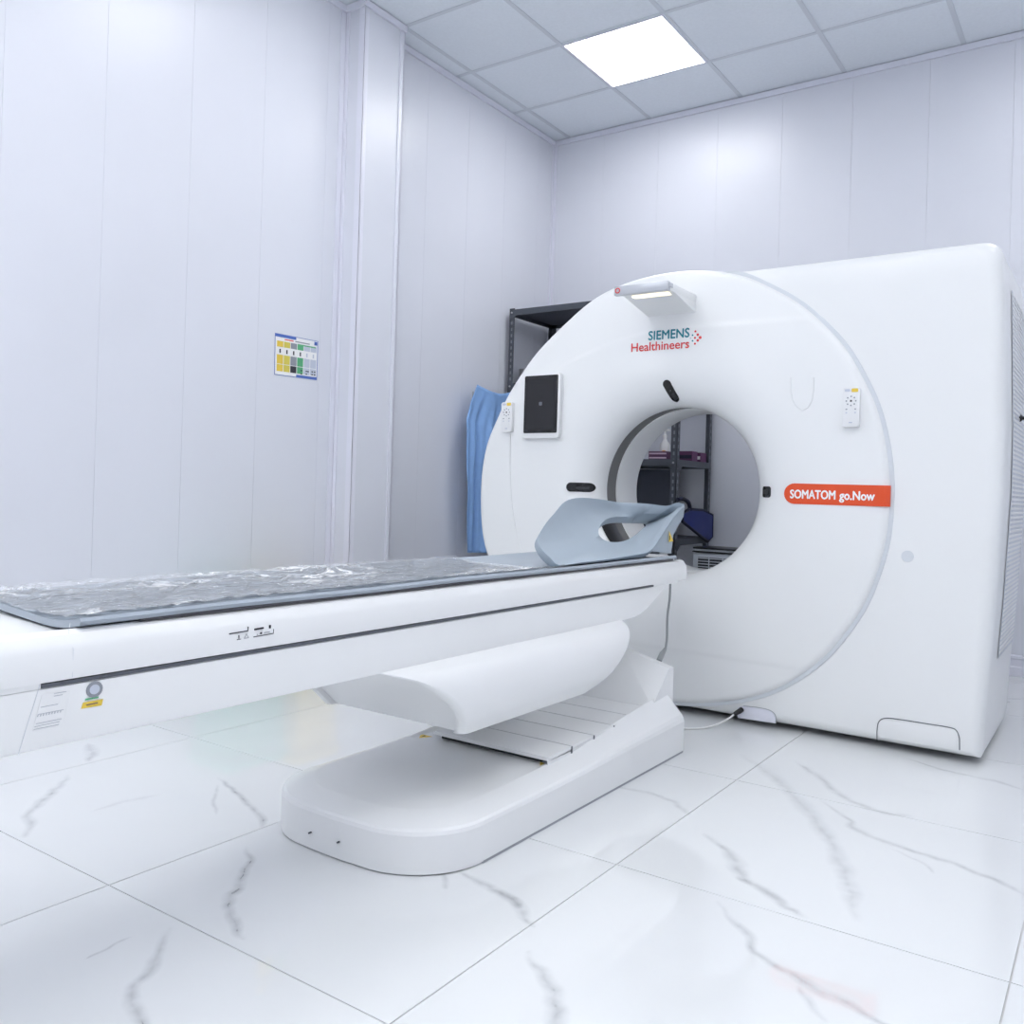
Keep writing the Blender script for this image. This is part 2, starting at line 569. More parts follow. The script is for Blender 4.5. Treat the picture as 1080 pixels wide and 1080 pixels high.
# walls: flat core + tongue-and-groove panels 0.4 m wide
wl = struct(box('wall_left', XL - .12, XL - .006, YN - .12, YB + .12, 0.0, H + .1, 'wall_panel'))
y = 1.5565 - 10 * 0.3935
while y < YB:
    a, b = max(y, YN), min(y + .3935, YB)
    if b - a > .02:
        box('wall_panel', XL - .0055, XL, a + .0003, b - .0003, 0.0, H + .05, 'wall_panel', wl, 0.0006, 1)
    y += .3935
wb = struct(box('wall_back', XL - .12, XR + .12, YB + .006, YB + .12, 0.0, H + .1, 'wall_panel'))
x = -1.695 - 4 * .398
while x < XR:
    a, b = max(x, XL), min(x + .398, XR)
    if b - a > .02:
        box('wall_panel', a + .0003, b - .0003, YB, YB + .0055, 0.0, H + .05, 'wall_panel', wb, 0.0006, 1)
    x += .398
struct(box('wall_right', XR, XR + .12, YN - .12, YB + .12, 0.0, H + .1, 'wall_panel'))
struct(box('wall_front', XL - .12, XR + .12, YN - .12, YN, 0.0, H + .1, 'wall_panel'))
# boxed-out pillar on the left wall
PX, PY0, PY1 = -3.15, 3.245, 3.54
pil = struct(box('wall_pillar', XL + .0005, PX, PY0, PY1, 0.0, H - .002, 'wall_panel'))
# corner strips, cornices, baseboards
t_n = [0]


def trim(lst, mt='trim_white'):
    t_n[0] += 1
    return struct(boxes('trim_%d' % t_n[0], lst, mt))


e = .0006
trim([(PX + e, PX + .006, PY0 - .004, PY0 + .028, .1, H - .035), (PX - .03, PX + .006, PY0 - .006, PY0 - e, .1, H - .035)])
trim([(PX + e, PX + .006, PY1 - .028, PY1 + .004, .1, H - .035), (PX - .03, PX + .006, PY1 + e, PY1 + .006, .1, H - .035)])
trim([(XL + e, XL + .006, PY0 - .036, PY0 - .007, .1, H - .035), (XL + .007, XL + .028, PY0 - .006, PY0 - e, .1, H - .035)])
trim([(XL + e, XL + .006, PY1 + .007, PY1 + .032, .1, H - .035), (XL + .007, XL + .03, PY1 + e, PY1 + .006, .1, H - .035)])
trim([(XL + e, XL + .007, YB - .028, YB - e, .1, H - .035), (XL + .007, XL + .026, YB - .007, YB - e, .1, H - .035)])
cw, ch = .014, .034
trim([(XL + e, XL + cw, YN + .02, PY0 - .008, H - ch, H - e)])
trim([(XL + cw, PX + cw, PY0 - cw, PY0 - e, H - ch, H - e), (PX + e, PX + cw, PY0, PY1, H - ch, H - e), (XL + cw, PX + cw, PY1 + e, PY1 + cw, H - ch, H - e)])
trim([(XL + e, XL + cw, PY1 + cw, YB - cw, H - ch, H - e)])
trim([(XL + e, XR - e, YB - cw, YB - e, H - ch, H - e)])


def baseboard(name, p0, p1, nrm):
    prof = [(0.0006, 0.0), (.016, 0.0), (.016, .045), (.011, .052), (.011, .085), (.018, .092), (.018, .103), (.0006, .108)]
    p0, p1, nrm = Vector(p0), Vector(p1), Vector(nrm)
    pts = [p0 + nrm * a + Vector((0, 0, b + .0005)) for a, b in prof]
    struct(prism(name, pts, p1 - p0, 'trim_white', smooth=20))


baseboard('baseboard_back', (XL + .02, YB, 0), (XR - .01, YB, 0), (0, -1, 0))
baseboard('baseboard_left', (XL, YN + .01, 0), (XL, PY0 - .01, 0), (1, 0, 0))
baseboard('baseboard_left_rear', (XL, PY1 + .01, 0), (XL, YB - .02, 0), (1, 0, 0))
baseboard('baseboard_pillar', (PX + .007, PY0 - .02, 0), (PX + .007, PY1 + .02, 0), (1, 0, 0))

# ceiling: grid of T-bars, 0.605 m tiles, light panels
cl = struct(box('ceiling', XL - .12, XR + .12, YN - .12, YB + .12, H + .03, H + .12, 'ceiling_tile'))
CP, cx0, cy0 = .605, -3.1588, 3.5528
LIGHTS = [(1, 1), (5, 1), (1, -2), (6, -2), (1, -5), (3, -5), (5, -5), (0, -7), (2, -7), (4, -7), (6, -7)]  # first panel is visible; the rest are unseen, added to light the room
hb = .012
for i in range(-1, 10):
    for j in range(-10, 4):
        x0, x1 = max(cx0 + i * CP, XL + .002), min(cx0 + (i + 1) * CP, XR - .002)
        y0, y1 = max(cy0 + j * CP, YN + .002), min(cy0 + (j + 1) * CP, YB - .002)
        if x1 - x0 < .03 or y1 - y0 < .03 or (i, j) in LIGHTS:
            continue
        box('ceiling_tile', x0 + .003, x1 - .003, y0 + .003, y1 - .003, H + .004, H + .016, 'ceiling_tile', cl)
for i in range(0, 10):
    x = cx0 + i * CP
    if x < XR - .03:
        boxes('grid_bar', [(x - hb, x + hb, YN + .001, YB - .001, H, H + .003), (x - .002, x + .002, YN + .001, YB - .001, H + .003, H + .029)], 'ceiling_grid', cl)
for j in range(-9, 4):
    y = cy0 + j * CP
    if YN + .03 < y < YB - .03:
        for i in range(-1, 10):
            x0, x1 = max(cx0 + i * CP + hb, XL + .001), min(cx0 + (i + 1) * CP - hb, XR - .001)
            if x1 - x0 > .02:
                boxes('grid_bar', [(x0, x1, y - hb, y + hb, H + .0002, H + .003)], 'ceiling_grid', cl)
for k, (i, j) in enumerate(LIGHTS):
    x0, y0 = cx0 + i * CP + .002, cy0 + j * CP + .002
    x1, y1 = x0 + CP - .004, y0 + CP - .004
    if k == 0:
        lab = 'square white LED light panel shining in the ceiling above the scanner'
    else:
        lab = 'square LED ceiling panel outside the picture, lighting the scanner room'
    t = thing('ceiling_light', lab, 'ceiling light', ((x0 + x1) / 2, (y0 + y1) / 2, H), 'LED light panels in the ceiling' if k else None)
    w = .013
    boxes('frame', [(x0, x1, y0, y0 + w, H - .004, H + .010), (x0, x1, y1 - w, y1, H - .004, H + .010),
                    (x0, x0 + w, y0 + w, y1 - w, H - .004, H + .010), (x1 - w, x1, y0 + w, y1 - w, H - .004, H + .010)], 'trim_white', t)
    box('diffuser', x0 + w, x1 - w, y0 + w, y1 - w, H - .001, H + .008, 'lamp_panel', t)

# ------------------------------------------------------------------ CT gantry
GX, GZ, GF = -1.50, 0.893, 3.35
gan = thing('ct_gantry', 'large white CT scanner gantry with round bore and red name strip', 'ct scanner', (GX, 3.8, 0))


def fit_rim():
    gr = [(766, 286), (832, 312), (880, 352), (918, 412), (937, 480), (939, 520), (930, 590), (905, 650), (860, 702), (810, 732), (770, 740), (735, 742)]
    sil = [(735, 287.5), (706.7, 290.5), (667.8, 299.6), (640, 312), (600, 345), (560, 390), (536, 430), (517, 480), (513, 520), (517, 575)]
    data = []
    for m in gr:
        p = P(*m, 1, GF + .015)
        data.append((math.atan2(p.z - GZ, p.x - GX) % (2 * math.pi), math.hypot(p.x - GX, p.z - GZ)))
    for m in sil:
        p = P(*m, 1, GF + .07)
        data.append((math.atan2(p.z - GZ, p.x - GX) % (2 * math.pi), math.hypot(p.x - GX, p.z - GZ)))
    # unseen lower left: carry on the left edge round to the bottom
    for a in (215, 230, 245, 255):
        data.append((math.radians(a), 0.885))
    data.sort()
    return data


RIM = fit_rim()


def Rg(th):
    """rim radius: gaussian-smoothed periodic interpolation of the measured points"""
    th %= 2 * math.pi
    s = w = 0.0
    for a, r in RIM:
        d = abs(a - th)
        d = min(d, 2 * math.pi - d)
        k = math.exp(-(d / .16) ** 2)
        s += k * r
        w += k
    return s / w


def interp(t, tab):
    if t <= tab[0][0]:
        return tab[0][1]
    for (a, b), (c, d) in zip(tab, tab[1:]):
        if t <= c:
            return b + (d - b) * (t - a) / (c - a)
    return tab[-1][1]


def cinterp(t, tab):
    n = len(tab)
    if t <= tab[0][0]:
        return tab[0][1]
    for i in range(n - 1):
        (a, b), (c, d) = tab[i], tab[i + 1]
        if t <= c:
            m0 = (d - b) / (c - a) if i == 0 else (d - tab[i - 1][1]) / (c - tab[i - 1][0])
            m1 = (d - b) / (c - a) if i == n - 2 else (tab[i + 2][1] - b) / (tab[i + 2][0] - a)
            h = c - a
            u = (t - a) / h
            return (2 * u ** 3 - 3 * u ** 2 + 1) * b + (u ** 3 - 2 * u ** 2 + u) * h * m0 + (-2 * u ** 3 + 3 * u ** 2) * d + (u ** 3 - u ** 2) * h * m1
    return tab[-1][1]


XRT = [(0.0, -.362), (.2, -.353), (.53, -.333), (.91, -.318), (1.13, -.318), (1.6, -.333), (1.8, -.345)]
ZT, ZB0 = 1.757, 0.022


def inside(x, z):
    if z < ZB0:
        return False
    r = math.hypot(x - GX, z - GZ)
    if r <= Rg(math.atan2(z - GZ, x - GX)):
        return True
    xr = interp(z, XRT)
    if z < .30 and -2.12 < x < GX:
        return True
    if x < GX - .0 or x > xr or z > ZT:
        return False
    c = .055
    if x > xr - c and z > ZT - c and math.hypot(x - (xr - c), z - (ZT - c)) > c:
        return False
    return True


def r_out(th):
    a, b = .2, 2.2
    cs, sn = math.cos(th), math.sin(th)
    for _ in range(26):
        m = (a + b) / 2
        if inside(GX + m * cs, GZ + m * sn):
            a = m
        else:
            b = m
    return a


NT = 480
TH = [2 * math.pi * k / NT for k in range(NT)]
RGT = [Rg(t) for t in TH]
ROT = [r_out(t) for t in TH]
ROT = [max(ROT[k], .5) for k in range(NT)]


def ring(rf, yf):
    return [Vector((GX + rf(k) * math.cos(TH[k]), yf(k) if callable(yf) else yf, GZ + rf(k) * math.sin(TH[k]))) for k in range(NT)]


def sstep(a, b, x):
    t = max(0.0, min(1.0, (x - a) / (b - a)))
    return t * t * (3 - 2 * t)


def crease(x, z):
    """front cover: soft moulded steps above and below the bore"""
    xr = x - GX
    zu = 1.545 - .30 * (max(0.0, -xr - .02)) ** 1.6 * 1.3
    zl = .255 - .02 * xr
    return .0028 * sstep(-.008, .008, z - zu) + .0022 * sstep(-.008, .008, zl - z)


prof = [(0.345, 3.505), (.345, 3.485), (.347, 3.466), (.353, 3.446), (.364, 3.426), (.380, 3.406), (.400, 3.389), (.425, 3.374), (.455, 3.363), (.49, 3.355), (.53, 3.351), (.57, 3.350)]


def front_rows():
    rows = []
    for r, yy in prof:
        rows.append(ring(lambda k: r, yy))
    n = 34
    for i in range(1, n + 1):
        f = i / n

        def rf(k, f=f):
            return .57 + (RGT[k] - .022 - .57) * f
        rows.append([Vector((p.x, GF + .006 * f ** 3 + crease(p.x, p.z), p.z)) for p in ring(rf, 0)])
    for d, yy in ((.012, .009), (.004, .018), (.0, .032), (.0, .05), (0.001, .095), (.006, .105), (.03, .11)):
        rows.append(ring(lambda k: RGT[k] - d, lambda k: GF + .002 + yy))
    # the rim may not go below the plinth line
    for row in rows:
        for p in row:
            if p.z < ZB0 + .004:
                p.z = ZB0 + .004
    return rows


fc = grid('front_cover', front_rows(), 'gantry_white', gan, 35, close_u=True)


def housing_rows():
    rows = []

    def yh(k):
        d = math.degrees(TH[k])
        d = d - 360 if d > 270 else d          # -90 .. 270
        return GF + .026 + .06 * sstep(84, 104, d)

    def r2(k):
        return max(RGT[k] - .02, ROT[k] - .05)
    rows.append(ring(lambda k: RGT[k] - .05, lambda k: GF + .112))
    rows.append(ring(lambda k: RGT[k] - .05, lambda k: yh(k)))
    for f in (.33, .66):
        rows.append(ring(lambda k, f=f: (RGT[k] - .05) * (1 - f) + r2(k) * f, yh))
    rows.append(ring(r2, yh))
    for a in (15, 30, 45, 60, 75, 90):
        s, c = math.sin(math.radians(a)), 1 - math.cos(math.radians(a))
        rows.append(ring(lambda k: r2(k) + (ROT[k] - r2(k)) * s, lambda k: yh(k) + .05 * c))
    for yy in (3.46, 3.50):
        rows.append(ring(lambda k: ROT[k], lambda k: max(yy, yh(k) + .051)))
    rows.append(ring(lambda k: ROT[k] - .004, 3.504))
    rows.append(ring(lambda k: ROT[k] - .004, 3.508))
    rows.append(ring(lambda k: ROT[k] - .001, 3.512))
    for yy in (3.8, 4.1):
        rows.append(ring(lambda k: ROT[k], yy))
    for a in (20, 40, 60, 80, 90):
        s, c = math.sin(math.radians(a)), math.cos(math.radians(a))
        rows.append(ring(lambda k: ROT[k] - .07 * (1 - c), 4.17 + .10 * s))
    rows.append(ring(lambda k: .75, 4.27))
    rows.append(ring(lambda k: .62, 4.26))
    rows.append(ring(lambda k: .55, 4.05))
    rows.append(ring(lambda k: .45, 3.87))
    rows.append(ring(lambda k: .37, 3.815))
    rows.append(ring(lambda k: .3455, 3.80))
    for row in rows:
        for p in row:
            if p.z < ZB0:
                p.z = ZB0
    return rows


hs = grid('housing', housing_rows(), 'gantry_white', gan, 30, close_u=True)
grid('bore_rear_ring', [ring(lambda k: .3455, 3.80), ring(lambda k: .343, 3.79), ring(lambda k: .343, 3.61), ring(lambda k: .346, 3.603), ring(lambda k: .36, 3.60)], 'gantry_white', gan, 40, close_u=True)
grid('bore_gap_ring', [ring(lambda k: .352, 3.502), ring(lambda k: .352, 3.603)], 'bore_ring', gan, 40, close_u=True)
# pale gasket where the round cover meets the housing
AR = [k for k in range(-132, 104)]
rows = []
for dr, yy in ((-.006, .040), (-.004, .0215), (.002, .0205), (.010, .0215), (.012, .030)):
    rows.append([Vector((GX + (RGT[k % NT] + dr) * math.cos(TH[k % NT]), GF + yy, max(ZB0 + .003, min(ZT - .004, GZ + (RGT[k % NT] + dr) * math.sin(TH[k % NT]))))) for k in AR])
grid('cover_gasket', rows, 'stud_grey', gan, 40)
# black scan window along the bottom of the gap ring
wnd = []
for rr, yy in ((.3430, 3.520), (.3430, 3.484), (.3445, 3.464), (.3505, 3.443), (.3615, 3.423)):
    wnd.append([Vector((GX + rr * math.cos(math.radians(a)), yy, GZ + rr * math.sin(math.radians(a)))) for a in range(201, 238, 3)])
grid('scan_window', wnd, 'black_plastic', gan, 40)
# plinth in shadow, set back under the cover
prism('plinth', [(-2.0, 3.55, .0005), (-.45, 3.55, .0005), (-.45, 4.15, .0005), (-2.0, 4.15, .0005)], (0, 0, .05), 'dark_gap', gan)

# tablet display
def pxz(px, py, y):
    p = P(px, py, 1, y)
    return (p.x, p.z)


scx, scz = -2.091, 1.249
disp = plate_xz('display', rrect(scx, scz, .196, .286, .018), GF - .022, .026, 'bright_white', gan, .004)
plate_xz('bezel', rrect(scx, scz + .006, .172, .254, .006), GF - .0235, .003, 'black_gloss', disp, .0006)
plate_xz('screen', rrect(scx, scz + .006, .150, .222, .002), GF - .0242, .001, 'screen_grey', disp)
plate_xz('screen_mark', rrect(scx, scz + .008, .016, .016, .004), GF - .0247, .0006, 'slot_grey', disp)
# hand-held remote panels
for (rx, rz, rw, rh) in ((-2.275, 1.203, .058, .134), (-.792, 1.204, .056, .140)):
    rm = plate_xz('remote_panel', rrect(rx, rz, rw, rh, .007), GF - .018, .024, 'bright_white', gan, .003)
    plate_xz('yellow_button', rrect(rx + .012, rz + rh * .43, .022, .013, .003), GF - .0192, .002, 'print_yellow', rm)
    plate_xz('grey_button', rrect(rx - .013, rz + rh * .43, .018, .009, .003), GF - .0192, .002, 'print_pale', rm)
    plate_xz('centre_button', rrect(rx, rz + rh * .16, .007, .007, .003), GF - .0192, .002, 'print_dark', rm)
    for k in range(8):
        a = math.pi / 4 * k
        rr = .016
        plate_xz('button', rrect(rx + rr * math.cos(a), rz + rh * .16 + rr * math.sin(a), .005, .005, .002), GF - .019, .002, 'print_grey', rm)
    for sx in (-1, 1):
        plate_xz('button', rrect(rx + sx * .015, rz - rh * .05, .006, .004, .0015), GF - .019, .002, 'print_grey', rm)
        plate_xz('button', rrect(rx + sx * .015, rz - rh * .14, .006, .004, .0015), GF - .019, .002, 'print_pale', rm)
    plate_xz('button', rrect(rx, rz - rh * .39, .012, .004, .0015), GF - .019, .002, 'print_pale', rm)
# cord of the left remote
tube('remote_cord', smooth_pts([P(538, 457, 1, GF - .002), P(538, 500, 1, GF), P(541, 540, 1, GF), P(549, 580, 1, GF + .001), P(556, 610, 1, GF + .001)], 5), .0018, 'gantry_white', gan, 6)
# laser and camera windows round the bore
def pill(cx, cz, w, h, ang, y):
    r = min(w, h) / 2 * (.98 if max(w, h) > .06 else .45)
    raw = rrect(0, 0, w, h, r, 8)
    pts = []
    for i, p in enumerate(raw):
        q = raw[(i + 1) % len(raw)]
        L = math.hypot(q[0] - p[0], q[1] - p[1])
        m = max(1, int(L / .006))
        pts += [(p[0] + (q[0] - p[0]) * k / m, p[1] + (q[1] - p[1]) * k / m) for k in range(m)]
    ca, sa = math.cos(ang), math.sin(ang)
    return [(cx + ca * a - sa * b, cz + sa * a + ca * b) for a, b in pts]


def on_cover(pts2, d):
    """lay an outline on the flared cover"""
    out = []
    for x, z in pts2:
        r = math.hypot(x - GX, z - GZ)
        out.append(Vector((x, interp(r, prof) - d, z)))
    return out


def cover_patch(name, cx, cz, w, h, a, d, mt, parent):
    """low cap that follows the curve of the cover"""
    full = pill(cx, cz, w, h, a, 0)
    rows = [[q + Vector((0, .012, 0)) for q in on_cover(full, 0)]]
    for f, dd in ((1.0, d * .7), (.96, d), (.85, d), (.7, d), (.55, d), (.4, d), (.2, d), (.03, d)):
        rows.append(on_cover([(cx + (x - cx) * f, cz + (z - cz) * f) for x, z in full], dd))
    return grid(name, rows, mt, parent, 40, close_u=True)


for (cx, cz, w, h, a) in ((-1.506, 1.297, .036, .088, math.radians(21)), (-1.914, .894, .106, .040, 0.0), (-1.104, .895, .042, .042, 0.0)):
    o = cover_patch('sensor_window', cx, cz, w, h, a, .003, 'black_gloss', gan)
    if w > .1:
        cover_patch('lens', cx + .012, cz - .003, .05, .012, 0, .0045, 'sensor_dark', o)
    elif h > .06:
        cover_patch('lens', cx + .010, cz - .022, .020, .026, a, .0045, 'sensor_dark', o)
    else:
        cover_patch('lens', cx, cz, .024, .020, a, .0045, 'sensor_dark', o)
# moulded tab (lamp cover)
tube('cover_tab', [Vector((x, GF - .001, z)) for x, z in [pxz(a, b, GF) for a, b in ((834, 398), (834, 412), (836, 422), (840, 429), (846, 433), (852, 430), (856, 423), (858, 412), (858, 398))]], .0022, 'gantry_white', gan, 6)
# name strip
rl = rrect(0, 0, 1, 1, .1)
z0, z1 = .853, .929
xl, xr_ = -1.024, -.678
hgt = z1 - z0
pts = []
for k in range(13):
    a = math.radians(90 + 180 * k / 12)
    pts.append((xl + hgt / 2 + hgt / 2 * math.cos(a), (z0 + z1) / 2 + hgt / 2 * math.sin(a)))
pts += [(xr_, z0 + .001), (xr_, z1 - .001)]
ns = plate_xz('name_strip', pts, GF - .0012, .004, 'red_label', gan)
prism('strip_end', [(xr_, GF - .0008, z0 + .001), (xr_ + .010, GF + .002, z0 + .001), (xr_ + .018, GF + .010, z0 + .001), (xr_ + .019, GF + .03, z0 + .001), (xr_, GF + .03, z0 + .001)], (0, 0, hgt - .002), 'red_label', ns)
text_mesh('strip_lettering', 'SOMATOM', .0445, 'print_white', ns, (-1.001, GF - .0014, .8745), (1, 0, 0), (0, 0, 1), .160, .0013)
text_mesh('strip_lettering', 'go.Now', .0445, 'print_white', ns, (-.826, GF - .0014, .8745), (1, 0, 0), (0, 0, 1), .118, .0013)
# maker's lettering
text_mesh('teal_lettering', 'SIEMENS', .052, 'print_teal', gan, (-1.593, GF - .0012, 1.504), (1, 0, 0), (0, 0, 1), .177, .0011)
text_mesh('coral_lettering', 'Healthineers', .050, 'print_coral', gan, (-1.669, GF - .0012, 1.461), (1, 0, 0), (0, 0, 1), .253, .0007)
for (px, py, r, mt) in ((733.5, 349.5, .0042, 'print_coral'), (736, 353, .0052, 'print_coral'), (738.5, 356, .0062, 'print_coral'), (736, 359, .0052, 'print_coral'), (733, 362.5, .0042, 'print_coral'),
                        (733, 356.3, .0042, 'print_coral'), (730.5, 353.5, .0034, 'print_teal'), (730.5, 359.5, .0034, 'print_teal'), (728.3, 356.6, .003, 'print_pale')):
    x, z = pxz(px, py, GF)
    plate_xz('logo_dot', [(x + r * math.cos(a * math.pi / 5), z + r * math.sin(a * math.pi / 5)) for a in range(10)], GF - .0012, .003, mt, gan)
# lamp bracket reaching out above the bore
bx0, bx1 = -1.622, -1.395
bf, bz0, bz1 = 3.09, 1.640, 1.672
br = prism('lamp_bracket', [(bx0 + .02, 3.11, bz0 + .002), (bx1 - .004, 3.11, bz0 + .002), (bx1, 3.11, bz0 + .012), (bx1, 3.11, bz1 - .002), (bx0 + .02, 3.11, bz1 - .002)], (0, .25, 0), 'gantry_white', gan, .002)
prism('bracket_web', [(bx0 + .02, 3.14, bz0 + .001), (bx0 + .02, 3.36, bz0 + .001), (bx0 + .02, 3.36, 1.60)], (bx1 - bx0 - .02, 0, 0), 'gantry_white', br, .002)
box('front_bar', bx0, bx1 - .002, bf, 3.114, bz0 - .001, bz1 + .002, 'silver', br, .002)
box('end_cap', bx1 - .002, bx1 + .003, bf + .004, 3.125, bz0 + .012, bz1 - .004, 'silver', br)
box('lamp_lens', bx0 + .055, bx1 - .02, 3.135, 3.20, bz0 - .004, bz0 + .001, 'warm_light', br)
rc = Vector((bx0 + .016, bf - .0012, (bz0 + bz1) / 2 + .001))
tube('red_ring', [rc + Vector((.009 * math.cos(a * math.pi / 10), 0, .009 * math.sin(a * math.pi / 10))) for a in range(20)], .0022, 'print_coral', br, 6, True)
# emblem stud on the housing, service hatches, floor socket
hy = GF + .026
plate_xz('round_stud', [(-.601 + .02 * math.cos(a * math.pi / 12), .684 + .02 * math.sin(a * math.pi / 12)) for a in range(24)], hy - .002, .006, 'stud_grey', gan, .001)
tube('hatch_seam', smooth_pts([P(a, b, 1, hy - .0005) for a, b in ((925, 781), (925, 770), (927, 761), (934, 757.5), (950, 759), (975, 763), (1000, 767), (1008, 770), (1011.5, 777), (1012, 784), (1012, 791))], 4), .0017, 'slot_grey', gan, 6)
plate_xz('service_hatch', [(-.678, .043), (-.432, .043), (-.430, .10), (-.437, .110), (-.445, .113), (-.660, .103), (-.674, .098), (-.678, .088)], hy - .002, .006, 'gantry_white', gan, .001)
sk = plate_xz('socket_recess', [pxz(a, b, hy) for a, b in ((778, 757), (778, 746), (784, 744.5), (808, 748), (815, 751), (818, 757), (818, 763))], hy - .0015, .004, 'trim_white', gan, .0008)
tube('recess_seam', smooth_pts([P(a, b, 1, hy - .0025) for a, b in ((784, 744.5), (798, 746), (810, 748.5), (816, 752), (818.5, 757), (818.5, 763))], 4), .0012, 'seam_grey', sk, 6)
# side ventilation grille and knob
gpanel = []
for z in [(.33 + .0 + 1.30 * k / 20) for k in range(21)]:
    gpanel.append([Vector((interp(z, XRT) + .0015, yy, z)) for yy in (3.62, 3.75, 3.9, 4.05, 4.14)])
gp = grid('side_grille', gpanel, 'grille_grey', gan, 60, thick=.0015)
bm = bmesh.new()
z = .345
while z < 1.62:
    x = interp(z, XRT)
    bm_box(bm, x + .0018, x + .0050, 3.635, 4.125, z, z + .008)
    z += .0165
sl = from_bm('grille_slats', bm, 'gantry_white', gp)
sl['kind'] = 'stuff'
kp = P(1076, 441, 0, -.315)
tube('side_knob', [(-.322, kp.y, kp.z), (-.312, kp.y, kp.z), (-.305, kp.y, kp.z), (-.298, kp.y, kp.z), (-.288, kp.y, kp.z), (-.280, kp.y, kp.z)], [.013, .013, .005, .012, .014, .008], 'black_plastic', gan, 14)

# power lead from the socket across the floor
pc = thing('power_lead', 'white cable with black plug running from gantry socket onto the floor', 'cable', tuple(P(760, 770, 2, 0)))
sp0 = P(780, 750, 1, hy - .016)
tube('plug', [sp0 + Vector((.004, .012, .005)), sp0, sp0 + Vector((-.016, -.02, -.012))], [.010, .010, .007], 'black_plastic', pc, 10)
f1 = P(740, 768, 2, .004)
tube('lead', smooth_pts([sp0 + Vector((-.014, -.018, -.011)), P(768, 758, 1, 3.31), P(755, 764.5, 1, 3.25), f1, P(720, 768.5, 2, .004), P(690, 767, 2, .004)], 6), .0035, 'cable_white', pc, 8)

# ------------------------------------------------------------------ patient table
TX, HW = -1.495, .215
XN, XF = TX + HW, TX - HW
tab = thing('patient_table', 'long white motorised patient table leading into the scanner bore', 'patient table', (TX, 2.1, 0))
# base: low pad with rounded front, cheeks rising towards the gantry
bxn, bxf, by0, by1 = -1.192, -1.785, 1.505, 2.872


def base_loop(ins, yshift=0.0):
    """outline of the base inset by ins; rounded front corners"""
    pts = []
    r = .20 - ins * .6
    x0, x1, y0, y1 = bxf + ins, bxn - ins, by0 + ins, by1 - ins * .2
    pts.append((x1, y1))
    for k in range(1, 7):
        pts.append((x1, y1 + (y0 + r - y1) * k / 7))
    for k in range(13):
        a = math.radians(0 - 90 * k / 12)
        pts.append((x1 - r + r * math.cos(a), y0 + r * (1 + math.sin(a)) * 1.0))
    # slightly bowed front
    for k in range(1, 6):
        f = k / 6
        pts.append((x1 - r + (x0 + r - x1 + r) * f, y0 - .004 * math.sin(math.pi * f)))
    for k in range(13):
        a = math.radians(-90 - 90 * k / 12)
        pts.append((x0 + r + r * math.cos(a), y0 + r * (1 + math.sin(a))))
    for k in range(6, 0, -1):
        pts.append((x0, y1 + (y0 + r - y1) * k / 7))
    pts.append((x0, y1))
    return pts


def cheek(y):
    return interp(y, [(1.95, .0), (2.165, .008), (2.48, .042), (2.9, .078)])


rows = []
for ins, z, ch_ in ((.006, .0005, 0), (.0, .004, 0), (.0, .090, .2), (.003, .098, .25), (.009, .1025, .35), (.014, .104, .4), (.066, .1225, 1.0), (.068, .1228, 1.0)):
    rows.append([Vector((x, yy, z + ch_ * cheek(yy))) for x, yy in base_loop(ins)])
rows.append([Vector((x, yy, .1232)) for x, yy in base_loop(.080)])
bs = grid('base', rows, 'table_white', tab, 11, close_u=True)
me = bs.data
bm = bmesh.new(); bm.from_mesh(me)
bmesh.ops.holes_fill(bm, edges=[e_ for e_ in bm.edges if e_.is_boundary], sides=0)
bmesh.ops.recalc_face_normals(bm, faces=bm.faces)
bm.to_mesh(me); bm.free()
me.set_sharp_from_angle(angle=math.radians(11))
box('base_seam', bxf + .02, bxn - .0006 + .001, by0 + .2, by1 - .004, .0, .006, 'seam_grey', bs)
for (px, py) in ((325, 879), (355, 889)):
    p = P(px, py, 1, by0 - .012)
    tube('screw_hole', [p + Vector((0, .01, 0)), p + Vector((0, .0015, 0))], .0022, 'slot_grey', bs, 8)
# small warning stickers on the pad
for (px, py) in ((447, 776.5), (574, 806.5)):
    c = P(px, py, 2, .1235)
    s = .022
    st = prism('warning_sticker', [(c.x - s, c.y + s * .6, .1226), (c.x + s, c.y + s * .6, .1226), (c.x, c.y - s, .1226)], (0, 0, .0012), 'print_yellow', bs)
    prism('warning_mark', [(c.x - .004, c.y + s * .3, .1238), (c.x + .004, c.y + s * .3, .1238), (c.x, c.y - s * .5, .1238)], (0, 0, .0006), 'print_dark', st)
# telescoping cover plates over the lift
pe = [2.085, 2.215, 2.345, 2.472, 2.602, 2.735]
for k in range(5):
    za, zb = .148 + .004 * k, .148 + .004 * (k + 1)
    y0, y1 = pe[k], pe[k + 1] - .005
    x1 = -1.252
    prism('cover_plate', [(x1, y0 + a, b) for a, b in [(0, za - .010), (0, za), (y1 - y0, zb), (y1 - y0, zb - .010)]], (-.40, 0, 0), 'table_white', tab, .0006)
    box('plate_skirt', x1 - .0045, x1 - .0005, y0 + .001, y1, .119, za - .0105, 'table_white', tab)
    box('plate_gap', x1 - .40, x1 - .001, y1 + .0003, y1 + .0047, zb - .009, zb - .0010, 'slot_grey', tab)
    box('plate_notch', x1 - .001, x1 + .0015, y1 - .001, y1 + .005, zb - .022, zb - .001, 'slot_grey', tab)
